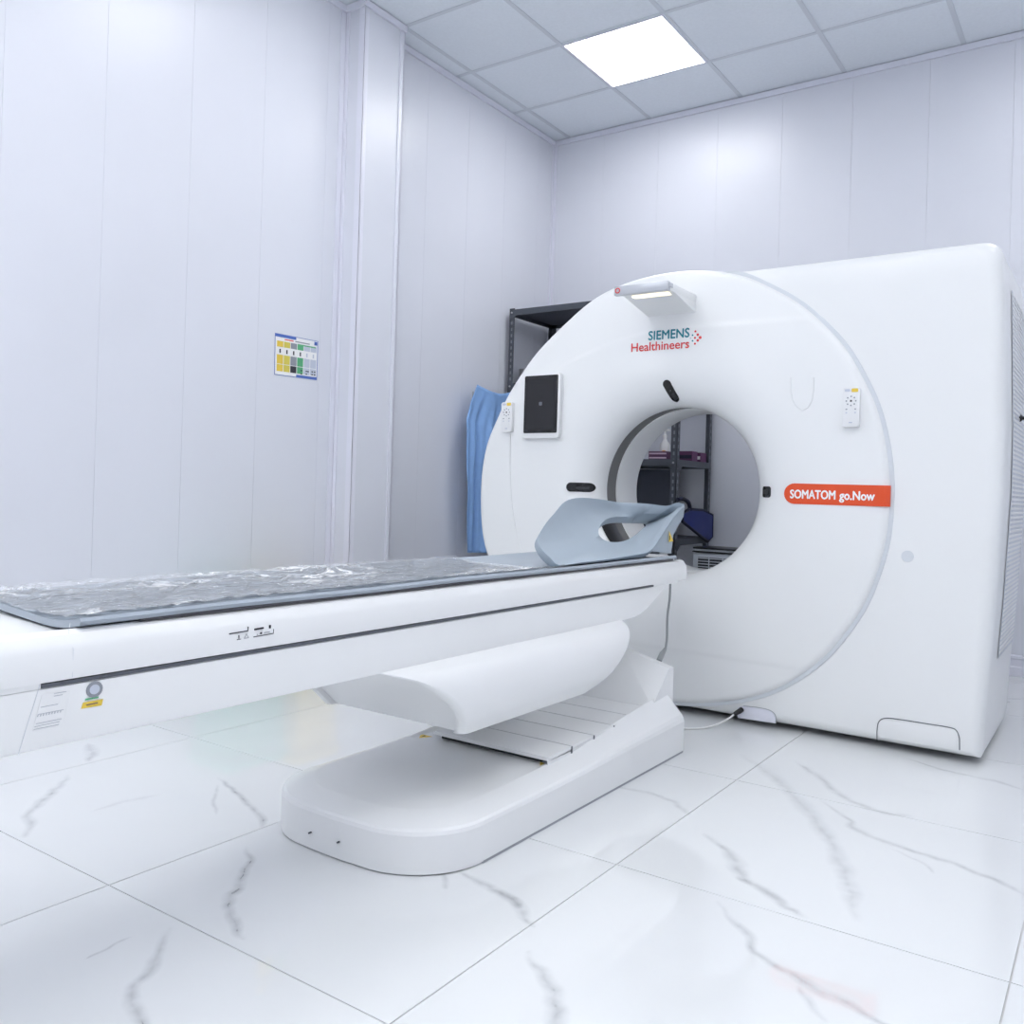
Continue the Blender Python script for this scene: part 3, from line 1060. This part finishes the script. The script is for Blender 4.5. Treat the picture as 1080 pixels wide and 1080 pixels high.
# last plate climbs to the gantry end, ridged along the middle
ep = [(-1.250, .0), (-1.43, .046), (-1.56, .046), (-1.70, .0)]
vs, fs = [], []
for x, dz in ep:
    vs += [(x, 2.737, .02), (x, 2.737, .166), (x, 2.87, .276 + dz), (x, 2.905, .276 + dz), (x, 2.905, .02)]
for a in range(3):
    for k in range(5):
        fs.append((a * 5 + k, a * 5 + (k + 1) % 5, (a + 1) * 5 + (k + 1) % 5, (a + 1) * 5 + k))
fs += [(0, 1, 2, 3, 4), (19, 18, 17, 16, 15)]
mesh('end_plate', vs, fs, 'table_white', tab)
# shadow below the front plate, put in as a dark slab
box('lift_well', -1.64, -1.29, 2.11, 2.8, .1235, .137, 'dark_gap', tab)
prism('lift_column', [(-1.64, 2.28, .13), (-1.64, 2.40, .13), (-1.64, 2.18, .44), (-1.64, 2.06, .44)], (.06, 0, 0), 'table_white', tab, .003)
# lift hood: barrel-sided cover under the table
def hood_x(f):
    # f 0 (top) .. 1 (bottom) -> bulge beyond the table side
    return cinterp(f, [(0, 0.0), (.07, .026), (.18, .044), (.35, .055), (.55, .057), (.75, .050), (.88, .036), (1, .020)])


def hood_y0(f):
    return cinterp(f, [(0, 1.418), (.06, 1.455), (.15, 1.505), (.3, 1.56), (.5, 1.615), (.75, 1.665), (1.0, 1.70)])


def hood_y1(f):
    return cinterp(f, [(0, 2.575), (.08, 2.565), (.25, 2.54), (.45, 2.50), (.65, 2.45), (.85, 2.39), (1.0, 2.32)])


rows = []
NF = 44
for i in range(NF + 1):
    f = i / NF
    z = .472 - f * (.472 - .287)
    xn = XN + hood_x(f) + .001
    xf = XF - hood_x(f) - .001
    y0, y1 = hood_y0(f), hood_y1(f)
    rr = .035
    loop = []
    nseg = 6
    for k in range(nseg + 1):
        a = math.radians(90 * k / nseg)
        loop.append((xn - rr + rr * math.cos(a), y1 - rr + rr * math.sin(a)))
    for k in range(nseg + 1):
        a = math.radians(90 + 90 * k / nseg)
        loop.append((xf + rr + rr * math.cos(a), y1 - rr + rr * math.sin(a)))
    for (a, b) in ((0, .024), (.002, .014), (.007, .006), (.014, .002), (.022, .001), (.030, .004), (.034, .012), (.036, .022)):
        loop.append((xf + a, y0 + b))
    for (a, b) in ((.036, .022), (.034, .012), (.030, .004), (.022, .001), (.014, .002), (.007, .006), (.002, .014), (0, .024)):
        loop.append((xn - a, y0 + b))
    for k in range(1, 8):
        loop.append((xn, y0 + .024 + (y1 - rr - y0 - .024) * k / 8))
    rows.append([Vector((a, b, z)) for a, b in loop])
hd = grid('lift_hood', rows, 'table_white', tab, 40, close_u=True)
me = hd.data
bm = bmesh.new(); bm.from_mesh(me)
bmesh.ops.holes_fill(bm, edges=[e_ for e_ in bm.edges if e_.is_boundary], sides=0)
bmesh.ops.recalc_face_normals(bm, faces=bm.faces)
bm.to_mesh(me); bm.free()
me.set_sharp_from_angle(angle=math.radians(40))
# table body (beam)
ye = .30
body_prof = [(2.915, .5605), (2.88, .548), (2.80, .514), (2.745, .491), (2.70, .478), (2.65, .4715), (2.58, .470), (ye, .470), (ye, .5605)]
bd = prism('table_body', [(XN - .002, a, b) for a, b in body_prof], (-(2 * HW - .004), 0, 0), 'table_white', tab, .005, 30, 3)
# seam of the rear end cover
tube('end_cover_seam', [P(42, 722, 0, XN - .0015), P(36, 742, 0, XN - .0015), P(27, 770, 0, XN - .0015), P(19, 797, 0, XN - .0015)], .0006, 'stud_grey', bd, 5)
# dark running gap between beam and top
box('running_gap', XF + .006, XN - .001, .690, 2.79, .5605, .5660, 'slot_grey', tab)
box('gap_filler', XF + .004, XN - .002, ye, .689, .5600, .5675, 'table_white', tab)
box('gap_filler', XF + .004, XN - .004, 2.791, 3.0, .5600, .5675, 'table_white', tab)
# table top
tp = [(XN, .568), (XN + .001, .585), (XN, .612), (XN - .004, .622), (XN - .012, .634), (XN - .02, .638), (XN - .028, .639),
      (XN - .06, .6275), (XN - .11, .626), (TX, .626)]
prof_top = tp + [(2 * TX - a, b) for a, b in reversed(tp[:-1])]
tt = prism('table_top', [(a, ye, b) for a, b in prof_top], (0, 3.066 - ye, 0), 'table_white', tab, .004, 25, 3)
tube('top_seam', [P(76, 657, 0, XN - .028) + Vector((0, -.003, .0)), Vector((XN - .014, P(77, 690, 0, XN).y, .6365)), Vector((XN + .0002, P(77, 690, 0, XN).y, .612)), Vector((XN + .0002, P(77, 690, 0, XN).y, .57))], .0005, 'stud_grey', tt, 5)
# printed marks on the side of the top
def mark(name, pts_px, mt, parent, X, w):
    tube(name, [P(a, b, 0, X) for a, b in pts_px], w, mt, parent, 5)


XM = XN + .0012
mark('mark_line', ((242, 668.6), (261.5, 665.3), (261.8, 661)), 'print_dark', tt, XM, .0011)
mark('mark_line', ((267.5, 671.8), (288.3, 668), (288.6, 663.5)), 'print_dark', tt, XM, .0008)
mark('mark_line', ((250, 674.6), (254, 674)), 'print_dark', tt, XM, .0007)
mark('mark_line', ((252, 670), (252, 673.5)), 'print_dark', tt, XM, .0011)
mark('mark_line', ((257.5, 673.3), (262.3, 672.6), (260, 668.5), (257.5, 673.3)), 'print_grey', tt, XM, .0006)
mark('mark_bar', ((268.5, 663.9), (277.8, 662.3)), 'print_dark', tt, XM, .0018)
mark('mark_bar', ((284.6, 662.6), (284.7, 659.2)), 'print_dark', tt, XM, .0020)
mark('mark_line', ((271, 669.2), (271.5, 669.1)), 'print_grey', tt, XM, .0010)
mark('mark_line', ((274.5, 668), (276, 667.7)), 'print_dark', tt, XM, .0018)
mark('mark_line', ((278.5, 667.3), (284.5, 666.3)), 'print_grey', tt, XM, .0007)
# rating labels on the beam
XB = XN - .0014
lb = prism('rating_label', [P(a, b, 0, XB) for a, b in ((44, 733), (74, 728), (66, 763), (34, 771))], (.0006, 0, 0), 'table_white', bd)
for (a, b, c, d) in ((57, 731.5, 70, 729.3), (57, 734.2, 66, 732.6), (43, 746, 61, 742.5), (40, 753.5, 67, 748.5), (38, 763.5, 65, 758), (36.5, 766.5, 63, 761), (35.5, 769.5, 62, 764)):
    mark('label_line', ((a, b), (c, d)), 'print_mid', lb, XB + .0008, .0005)
for k in range(9):
    mark('label_icon', ((39.5 + 3.0 * k, 756.2 - .6 * k), (40.3 + 3.0 * k, 754 - .6 * k)), 'print_mid', lb, XB + .0008, .0006)
cc = P(99.5, 727, 0, XB)
prism('round_seal', [cc + Vector((0, .0135 * math.cos(a * math.pi / 10), .0125 * math.sin(a * math.pi / 10))) for a in range(20)], (.0008, 0, 0), 'print_grey', bd)
prism('seal_centre', [cc + Vector((.0004, .0085 * math.cos(a * math.pi / 10), .0075 * math.sin(a * math.pi / 10))) for a in range(20)], (.0008, 0, 0), 'print_pale', bd)
prism('green_sticker', [P(a, b, 0, XB) for a, b in ((90, 737), (104, 734.5), (103.5, 736), (89.5, 738.8))], (.0008, 0, 0), 'print_green', bd)
ys = prism('yellow_sticker', [P(a, b, 0, XB) for a, b in ((87.5, 741), (108.5, 737.2), (107, 743.8), (85.5, 747.5))], (.0008, 0, 0), 'print_yellow', bd)
mark('sticker_text', ((91, 743.6), (103, 741.2)), 'brown_card', ys, XB + .001, .0011)
# cable hanging at the head end
tube('head_cable', smooth_pts([P(707, 609, 0, -1.31), P(706.5, 630, 0, -1.31), P(704, 650, 0, -1.31), P(703.5, 672, 0, -1.31), P(702, 684, 0, -1.31)], 5), .0045, 'cable_grey', tab, 8)
tube('head_cable_plug', [P(702, 684, 0, -1.31), P(698, 690, 0, -1.31), P(695, 697, 0, -1.31)], [.006, .010, .010], 'cable_grey', tab, 8)

# ------------------------------------------------------------------ mattress, film, headrest
def mat_z(x):
    u = (x - TX) / .20
    return .6285 + .0135 * abs(u) ** 4


mt_ = thing('table_mattress', 'long grey cushion pad lying on the patient table', 'mattress', (TX, 1.9, .63))
NX = 18
xs = [TX + .20 * (2 * k / NX - 1) for k in range(NX + 1)]


def mat_end(x):
    return .752 - .11 * (x - XN + .0)      # front end cut slightly askew


rows_t = []
NYM = 60
YE = 3.0
prof_m = [(x, mat_z(x)) for x in xs]
loop_c = [(x, z + .012) for x, z in prof_m] + [(xs[-1] + .004, mat_z(xs[-1]) + .007)] + [(x, z) for x, z in reversed(prof_m)] + [(xs[0] - .004, mat_z(xs[0]) + .007)]
vs, fs = [], []
nl = len(loop_c)
for j in range(NYM + 1):
    for (x, z) in loop_c:
        y0 = mat_end(x)
        yy = y0 + (YE - y0) * j / NYM
        lift = .0035 * noise.noise(Vector((x * 5, yy * 2.0, 0)))
        vs.append(Vector((x, yy, z + lift + .003)))
for j in range(NYM):
    for k in range(nl):
        fs.append((j * nl + k, j * nl + (k + 1) % nl, (j + 1) * nl + (k + 1) % nl, (j + 1) * nl + k))
fs.append(tuple(range(nl)))
fs.append(tuple(NYM * nl + k for k in reversed(range(nl))))
mesh('pad', vs, fs, 'mattress_grey', mt_, 50)
box('pad_underside', XN - .024, XN - .0165, .86, 2.98, .6400, .6455, 'mattress_dark', mt_)  # dark strip: pad underside with the gap shadow put into its colour

rows = []
for j in range(181):
    row = []
    for k in range(41):
        x = TX - .203 + .402 * k / 40
        y0 = mat_end(x) - .005
        yy = y0 + (2.22 - y0) * j / 180
        n1 = noise.noise(Vector((x * 9, yy * 5, 2.0)))
        n2 = abs(noise.noise(Vector((x * 26, yy * 13, 5.0))))
        n3 = abs(noise.noise(Vector((x * 60, yy * 40, 8.0))))
        amp = .4 + .6 * (1 - sstep(1.3, 2.2, yy))
        row.append(Vector((x, yy, mat_z(x) + .0185 + amp * (.003 * n1 + .010 * n2 + .0055 * n3))))
    rows.append(row)
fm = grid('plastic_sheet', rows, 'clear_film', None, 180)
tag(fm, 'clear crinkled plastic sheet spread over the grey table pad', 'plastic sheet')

hr = thing('head_rest', 'moulded pale grey-blue headrest with oval opening at the scanner end of the table', 'headrest', (-1.45, 2.75, .66))
outer_px = [((590, 596), -1.335), ((612, 593.5), -1.327), ((640, 590), -1.325), ((668, 585.5), -1.325), ((686, 581), -1.325), ((697, 566), -1.328), ((707, 551), -1.332), ((716, 539), -1.337), ((722, 533), -1.345),
            ((714, 530), -1.375), ((703, 533.5), -1.415), ((680, 531), -1.51), ((655, 530), -1.585), ((632, 526.5), -1.60), ((611, 525), -1.585), ((596, 529), -1.555), ((585, 541), -1.515), ((575, 553), -1.475), ((567, 568), -1.425), ((571, 579), -1.385), ((580, 588), -1.355)]
outer = smooth_loop([P(*m, 0, X) for m, X in outer_px], 4)
NO = len(outer)
cen_px = (657, 558)
cen = P(*cen_px, 0, -1.47)
# rays of the photograph only set directions; depth follows a dished shell
hole_px = [(633, 566), (631, 560), (634, 553), (640, 547.5), (650, 545), (668, 545.3), (684, 546.5), (684, 551), (676, 559), (666, 567), (655, 571.5), (641, 571)]
hole = smooth_loop([P(a, b, 0, -1.455 - .10 * (570 - b) / 25) for a, b in hole_px], 6)
# resample the hole to NO points ordered by angle in the picture
def pxof(p):
    d = p - EYE
    return (CX + FPX * d.dot(RT) / d.dot(FW), CY - FPX * d.dot(UP) / d.dot(FW))


def ang(p):
    a, b = pxof(p)
    return math.atan2(b - 558, (a - 655) * .72)


hole_s = sorted([(ang(p), p) for p in hole], key=lambda t: t[0])


def hole_at(t):
    n = len(hole_s)
    for i in range(n):
        a0, p0 = hole_s[i]
        a1, p1 = hole_s[(i + 1) % n]
        tt_ = t
        if a1 < a0:
            a1 += 2 * math.pi
            if tt_ < a0:
                tt_ += 2 * math.pi
        if a0 <= tt_ <= a1:
            return p0.lerp(p1, (tt_ - a0) / max(1e-6, a1 - a0))
    return hole_s[0][1]


hl = [hole_at(ang(p)) for p in outer]
nrm = Vector((.62, -.25, .75)).normalized()
rows = []
NRR = 12
edge_dn = [p - nrm * .030 for p in outer]
rows.append([p - nrm * .034 + (h - p).normalized() * .02 for p, h in zip(outer, hl)])
rows.append([p - nrm * .022 for p in outer])
rows.append([p - nrm * .008 for p in outer])
for i in range(NRR + 1):
    f = i / NRR
    row = []
    for p, h in zip(outer, hl):
        q = p.lerp(h, f)
        q = q - nrm * (.018 * math.sin(math.pi * min(1, f * 1.0)) - .0 * f)
        row.append(q)
    rows.append(row)
rows.append([h - nrm * .012 - (p - h).normalized() * .003 for p, h in zip(outer, hl)])
rows.append([h - nrm * .034 for p, h in zip(outer, hl)])
nn = len(rows)
rows.append([h.lerp(p, .5) - nrm * .052 for p, h in zip(outer, hl)])
rows.append([p.copy() for p in rows[0]])
# smooth the ring-wise kinks
for it in range(2):
    for i in range(4, nn - 2):
        r0 = rows[i]
        rows[i] = [(r0[k - 1] + r0[k] * 2 + r0[(k + 1) % NO]) / 4 for k in range(NO)]
for row in rows:
    for p in row:
        p.z = max(p.z, mat_z(p.x) + .0185 + .002)
shell = grid('shell', rows, 'headrest_grey', hr, 70, close_u=True)
# gantry-side end wall carrying the warning triangle
ew = [((686, 581.5), -1.326), ((697, 566.5), -1.329), ((707, 551.5), -1.333), ((716, 540), -1.338), ((722.5, 534), -1.345), ((721, 545), -1.343), ((715, 555), -1.338), ((710, 564), -1.334), ((709, 575), -1.332), ((708, 584), -1.330)]
prism('end_wall', [P(*m, 0, X - .004) for m, X in ew], (-.03, .02, 0), 'headrest_grey', hr, .002)
X = -1.326
ws = prism('warning_sticker', [P(a, b, 0, X - .003) for a, b in ((705.5, 571.5), (710, 570.8), (705.6, 560))], (.001, 0, 0), 'print_yellow', hr)
mark('warning_mark', ((706.5, 569.5), (706.3, 565)), 'print_dark', ws, X - .0015, .0012)
box('mount_plate', -1.60, -1.336, 2.95, 3.05, .6590, .664, 'silver', hr, .001)

# ------------------------------------------------------------------ poster on the left wall
pst = thing('wall_poster', 'small waste-sorting chart with yellow, grey and green columns on left wall', 'poster', (XL + .002, 2.98, 1.387))
pa = [P(a, b, 0, XL + .0015) for a, b in ((290, 351), (335.5, 360), (334.2, 401), (289.2, 395))]


def pq(u, v, d=0.0):
    a = pa[0].lerp(pa[1], u)
    b = pa[3].lerp(pa[2], u)
    return a.lerp(b, v) + Vector((d, 0, 0))


def pquad(name, u0, u1, v0, v1, mt, d, parent=pst):
    return prism(name, [pq(u0, v0, d), pq(u1, v0, d), pq(u1, v1, d), pq(u0, v1, d)], (.0004, 0, 0), mt, parent)


pquad('sheet', 0, 1, 0, 1, 'print_white', -.0008)
for (u0, u1, v0, v1) in ((.0, 1, 0, .012), (0, 1, .985, 1), (0, .012, 0, 1), (.988, 1, 0, 1)):
    pquad('border', u0, u1, v0, v1, 'print_blue', 0)
pquad('header_bar', .012, .48, .012, .075, 'print_blue', .0002)
pquad('footer_bar', .5, .985, .93, .988, 'print_blue', .0002)
pquad('title_line', .22, .42, .105, .13, 'print_coral', .0002)
pquad('title_line', .46, .80, .105, .13, 'print_grey', .0002)
pquad('corner_emblem', .91, .98, .03, .12, 'print_blue', .0002)
cols = (('print_yellow', .05), ('print_olive', .205), ('print_grey', .36), ('print_green', .515), ('print_pale', .67), ('print_pale', .825))
for mt, u in cols:
    pquad('chart_cell', u, u + .14, .17, .31, mt, .0002)
    pquad('chart_figure', u + .055, u + .085, .36, .46, 'print_dark' if mt != 'print_pale' else 'print_pale', .0002)
    pquad('chart_cell', u, u + .14, .50, .72, mt, .0002)
    pquad('chart_cell', u, u + .14, .735, .90, mt if mt != 'print_grey' else 'print_dark', .0002)
pquad('chart_cell', .515, .95, .165, .195, 'print_green', .0004)
for (u, v) in ((.72, .80), (.76, .80), (.86, .79), (.92, .79), (.72, .87), (.86, .86), (.92, .86), (.60, .80), (.6, .88)):
    pquad('chart_mark', u, u + .035, v, v + .03, 'print_dark', .0005)

# ------------------------------------------------------------------ steel rack in the back corner
rk = thing('storage_rack', 'dark slotted-angle steel shelving rack in the corner behind the scanner', 'shelving rack', (-2.65, 5.0, 0))
rx0, rx1, ry0, ry1, rh = -3.245, -2.065, 4.755, 5.275, 2.045


def post(x, y, sx, sy):
    o = boxes('post', [(min(x, x + sx * .038), max(x, x + sx * .038), min(y, y + sy * .003), max(y, y + sy * .003), .0, rh), (min(x, x + sx * .003), max(x, x + sx * .003), min(y, y + sy * .038), max(y, y + sy * .038), .0, rh)], 'rack_steel', rk)
    hl_ = []
    z = .06
    while z < rh - .03:
        hl_.append((min(x + sx * .014, x + sx * .024), max(x + sx * .014, x + sx * .024), y - .0006 if sy > 0 else y - .0006, y + .0006, z, z + .020))
        hl_.append((x - .0006, x + .0006, min(y + sy * .014, y + sy * .024), max(y + sy * .014, y + sy * .024), z, z + .020))
        z += .04
    b = boxes('slot_holes', hl_, 'rack_hole', o)
    b['kind'] = 'stuff'


for x, sx in ((rx0, 1), (rx1, -1)):
    for y, sy in ((ry0, 1), (ry1, -1)):
        post(x, y, sx, sy)
for z in (.14, .62, 1.075, 1.56, 2.035):
    sh = box('shelf', rx0 + .004, rx1 - .004, ry0 + .004, ry1 - .004, z - .012, z, 'rack_board', rk)
    boxes('shelf_rim', [(rx0 + .004, rx1 - .004, ry0 - .001, ry0 + .003, z - .036, z + .002), (rx0 + .004, rx1 - .004, ry1 - .003, ry1 + .001, z - .036, z + .002),
                        (rx0 - .001, rx0 + .003, ry0 + .004, ry1 - .004, z - .036, z + .002), (rx1 - .003, rx1 + .001, ry0 + .004, ry1 - .004, z - .036, z + .002)], 'rack_steel', sh)
    for x, sx in ((rx0, 1), (rx1, -1)):
        prism('corner_bracket', [(x + sx * .004, ry0 - .002, z - .036), (x + sx * .055, ry0 - .002, z - .036), (x + sx * .004, ry0 - .002, z - .075)], (0, .003, 0), 'rack_steel', sh)
        tube('bolt', [(x + sx * .019, ry0 - .001, z - .018), (x + sx * .019, ry0 - .007, z - .018)], .006, 'hook_metal', sh, 8)
    prism('corner_bracket', [(rx1 + .001, ry0 + .005, z - .036), (rx1 + .001, ry0 + .075, z - .036), (rx1 + .001, ry0 + .04, z - .07)], (.002, 0, 0), 'rack_steel', sh)

SZ = 1.0765
# cartons
def carton(name, label, x0, x1, y0, y1, z0, h, mt, lidmt, group=None):
    t = thing(name, label, 'box', ((x0 + x1) / 2, (y0 + y1) / 2, z0), group)
    box('carton', x0, x1, y0, y1, z0, z0 + h, mt, t, .0015, 1)
    box('printed_band', x0 + .004, x1 - .004, y0 - .0012, y0 + .001, z0 + h * .28, z0 + h * .62, lidmt, t)
    return t


for k in range(2):
    carton('flat_carton', ('lower' if k == 0 else 'upper') + ' of two flat purple-and-pink cartons stacked on the rack shelf', -2.262, -2.145, 4.80, 4.93, SZ + .0245 * k, .024, 'purple', 'pale_pink', 'flat cartons on the rack')
carton('glove_box', 'dark purple box on the rack shelf standing behind the white bottle', -2.20, -2.09, 5.04, 5.12, SZ, .062, 'purple', 'navy_edge')
carton('small_carton', 'small purple carton with white front at the right end of the rack shelf', -2.135, -2.078, 5.14, 5.23, SZ, .058, 'purple', 'print_white')
bt = thing('spray_bottle', 'white plastic pump bottle standing on the rack shelf behind the bore', 'bottle', (-2.232, 4.960, SZ))
bxp, byp = -2.232, 4.960
pr = [(.0, 0), (.028, 0), (.031, .006), (.031, .085), (.028, .10), (.016, .118), (.012, .122), (.012, .14)]
rows = [[Vector((bxp + r * math.cos(a * math.pi / 10), byp + r * math.sin(a * math.pi / 10), SZ + .0005 + z)) for a in range(20)] for r, z in pr]
grid('bottle_body', rows, 'bottle_white', bt, 50, close_u=True)
tube('pump_cap', [(bxp, byp, SZ + .14), (bxp, byp, SZ + .155), (bxp, byp, SZ + .157), (bxp, byp, SZ + .185)], [.015, .015, .006, .006], 'bottle_white', bt, 12)
box('nozzle', bxp - .008, bxp + .03, byp - .006, byp + .006, SZ + .178, SZ + .19, 'bottle_white', bt, .002)
box('bottle_label', bxp - .002, bxp + .018, byp - .0325, byp - .029, SZ + .03, SZ + .06, 'orange', bt)
# board standing in the rack
bdk = box('grey_board', -2.95, -2.265, 5.20, 5.222, .6215, 1.03, 'slate', None, .003)
tag(bdk, 'dark slate grey board standing upright at the back of the rack', 'board')
cr = box('storage_crate', -3.19, -3.05, 4.80, 5.05, 1.5615, 1.66, 'hook_metal', None, .004)
tag(cr, 'small grey tin at the left end of the upper rack shelf', 'tin')

# navy lead shield hanging from the end of the rack
ap = thing('lead_shield', 'navy blue padded radiation shield hanging at the end of the rack', 'radiation shield', (-2.04, 5.05, .62))
XA = -2.052
apx = [(718, 541.5), (725, 537), (739, 538), (749.5, 543), (749, 566), (745, 570.5), (735.6, 564), (718, 550)]
app = [P(a, b, 0, XA) for a, b in apx]
prism('pad', app, (.016, 0, 0), 'navy', ap, .006)
tube('piping', [p + Vector((.010, 0, 0)) for p in app], .009, 'navy_edge', ap, 8, True)
tube('strap', smooth_pts([P(a, b, 0, XA + .01) for a, b in ((715, 527), (720, 526), (726, 530), (728, 538))], 5), .012, 'navy_edge', ap, 8)

# dehumidifier below
dh = thing('dehumidifier', 'white dehumidifier with black lid and grille standing behind the scanner', 'dehumidifier', (-1.82, 4.95, 0))
dx0, dx1, dy0, dy1 = -2.005, -1.66, 4.88, 5.10
box('body', dx0, dx1, dy0, dy1, .001, .548, 'appliance', dh, .012)
box('lid', dx0 - .002, dx1 + .002, dy0 - .002, dy1 + .002, .549, .556, 'black_plastic', dh, .002)
box('top_deck', dx0 + .004, dx1 - .004, dy0 + .004, dy1 - .004, .5565, .568, 'appliance', dh, .003)
box('lid_rim', dx0, dx1, dy0, dy1, .5685, .578, 'black_plastic', dh, .003)
gr = box('grille', dx0 + .035, dx1 - .03, dy0 - .0025, dy0 + .002, .20, .522, 'dark_gap', dh)
z = .21
while z < .52:
    box('grille_bar', dx0 + .036, dx1 - .031, dy0 - .006, dy0 - .0028, z, z + .005, 'appliance', gr)
    z += .016
for x in (dx0 + .10, dx0 + .18, dx0 + .26):
    box('grille_post', x, x + .005, dy0 - .008, dy0 - .0062, .20, .522, 'appliance', gr)

# ------------------------------------------------------------------ blue gown on a wall hook
gn = thing('blue_gown', 'light blue cloth gown hanging against the left wall beside the scanner', 'gown', (-3.2, 4.5, .49))
rows = []
for j in range(61):
    v = j / 60
    row = []
    for k in range(49):
        u = k / 48
        yl = interp(v, [(0, 4.335), (.1, 4.275), (.22, 4.222), (.5, 4.23), (1, 4.262)])
        yr = interp(v, [(0, 4.73), (.2, 4.735), (1, 4.735)])
        yy = yl + (yr - yl) * u
        ztop = 1.505 - .034 * math.sin(math.pi * min(1, u * 1.02)) * (1 - v)
        zz = ztop + (.492 - .02 * u - ztop) * v
        # folds radiating from the hung corner
        ph = 2 * math.pi * (u * (2.6 + .8 * v)) + .5 * v
        f = sstep(0, .35, v)
        xx = -3.215 + .012 + f * (.022 * math.sin(ph) + .012 * math.sin(2.3 * ph + 1.1)) + .022 + .012 * noise.noise(Vector((u * 5, v * 4, 1)))
        xx += .03 * (1 - v) * math.exp(-((u - .42) / .3) ** 2) * 0.6
        row.append(Vector((max(xx, -3.268), yy, zz)))
    rows.append(row)
grid('cloth', rows, 'gown_blue', gn, 80, thick=.002)
st = []
for j in range(20):
    v = j / 19
    st.append([Vector((-3.165 + .006 * math.sin(9 * v), 4.505 + .012 * v + a, 1.0 - .54 * v)) for a in (0, .03)])
grid('tie_strip', st, 'gown_blue', gn, 60, thick=.0015)
hk = thing('coat_hook', 'small metal hook on the left wall holding the blue gown', 'hook', (XL + .003, 4.43, 1.46))
box('hook_plate', XL + .0008, XL + .005, 4.42, 4.44, 1.43, 1.475, 'hook_metal', hk, .001)
tube('hook_arm', smooth_pts([(XL + .004, 4.43, 1.46), (XL + .03, 4.43, 1.452), (XL + .058, 4.43, 1.455), (XL + .064, 4.43, 1.47)], 4), .004, 'hook_metal', hk, 8)

# ------------------------------------------------------------------ waste bins by the wall, seen mirrored in the floor
def bin_(name, label, y0, y1, x0, x1, h, mt, grp):
    t = thing(name, label, 'waste bin', ((x0 + x1) / 2, (y0 + y1) / 2, 0), grp)
    vs = []
    ins = .025
    rows = []
    for z, i in ((.0005, ins), (.01, ins - .004), (h - .06, .004), (h - .06, .0)):
        pts2 = rrect((x0 + x1) / 2, (y0 + y1) / 2, x1 - x0 - 2 * i, y1 - y0 - 2 * i, .03, 4)
        rows.append([Vector((a, b, z)) for a, b in pts2])
    grid('bin_body', rows, mt, t, 40, close_u=True)
    rows = []
    for z, i in ((h - .058, -.008), (h - .03, -.008), (h - .012, .004), (h - .002, .03), (h, .07)):
        pts2 = rrect((x0 + x1) / 2, (y0 + y1) / 2, x1 - x0 - 2 * i, y1 - y0 - 2 * i, .03, 4)
        rows.append([Vector((a, b, z)) for a, b in pts2])
    lid = grid('bin_lid', rows, mt, t, 40, close_u=True)
    me = lid.data
    bm = bmesh.new(); bm.from_mesh(me)
    bmesh.ops.holes_fill(bm, edges=[e_ for e_ in bm.edges if e_.is_boundary], sides=0)
    bmesh.ops.recalc_face_normals(bm, faces=bm.faces)
    bm.to_mesh(me); bm.free()
    box('pedal', x1 - .005, x1 + .05, (y0 + y1) / 2 - .04, (y0 + y1) / 2 + .04, .012, .025, 'black_plastic', t, .003)
    return t


bin_('green_bin', 'green lidded waste bin by the left wall, mirrored in the floor', 2.36, 2.69, -3.20, -2.93, .33, 'bin_green', 'waste bins along the left wall')
yb = bin_('yellow_bin', 'yellow lidded waste bin by the left wall, mirrored in the floor', 2.745, 3.0, -3.20, -2.93, .385, 'bin_yellow', 'waste bins along the left wall')
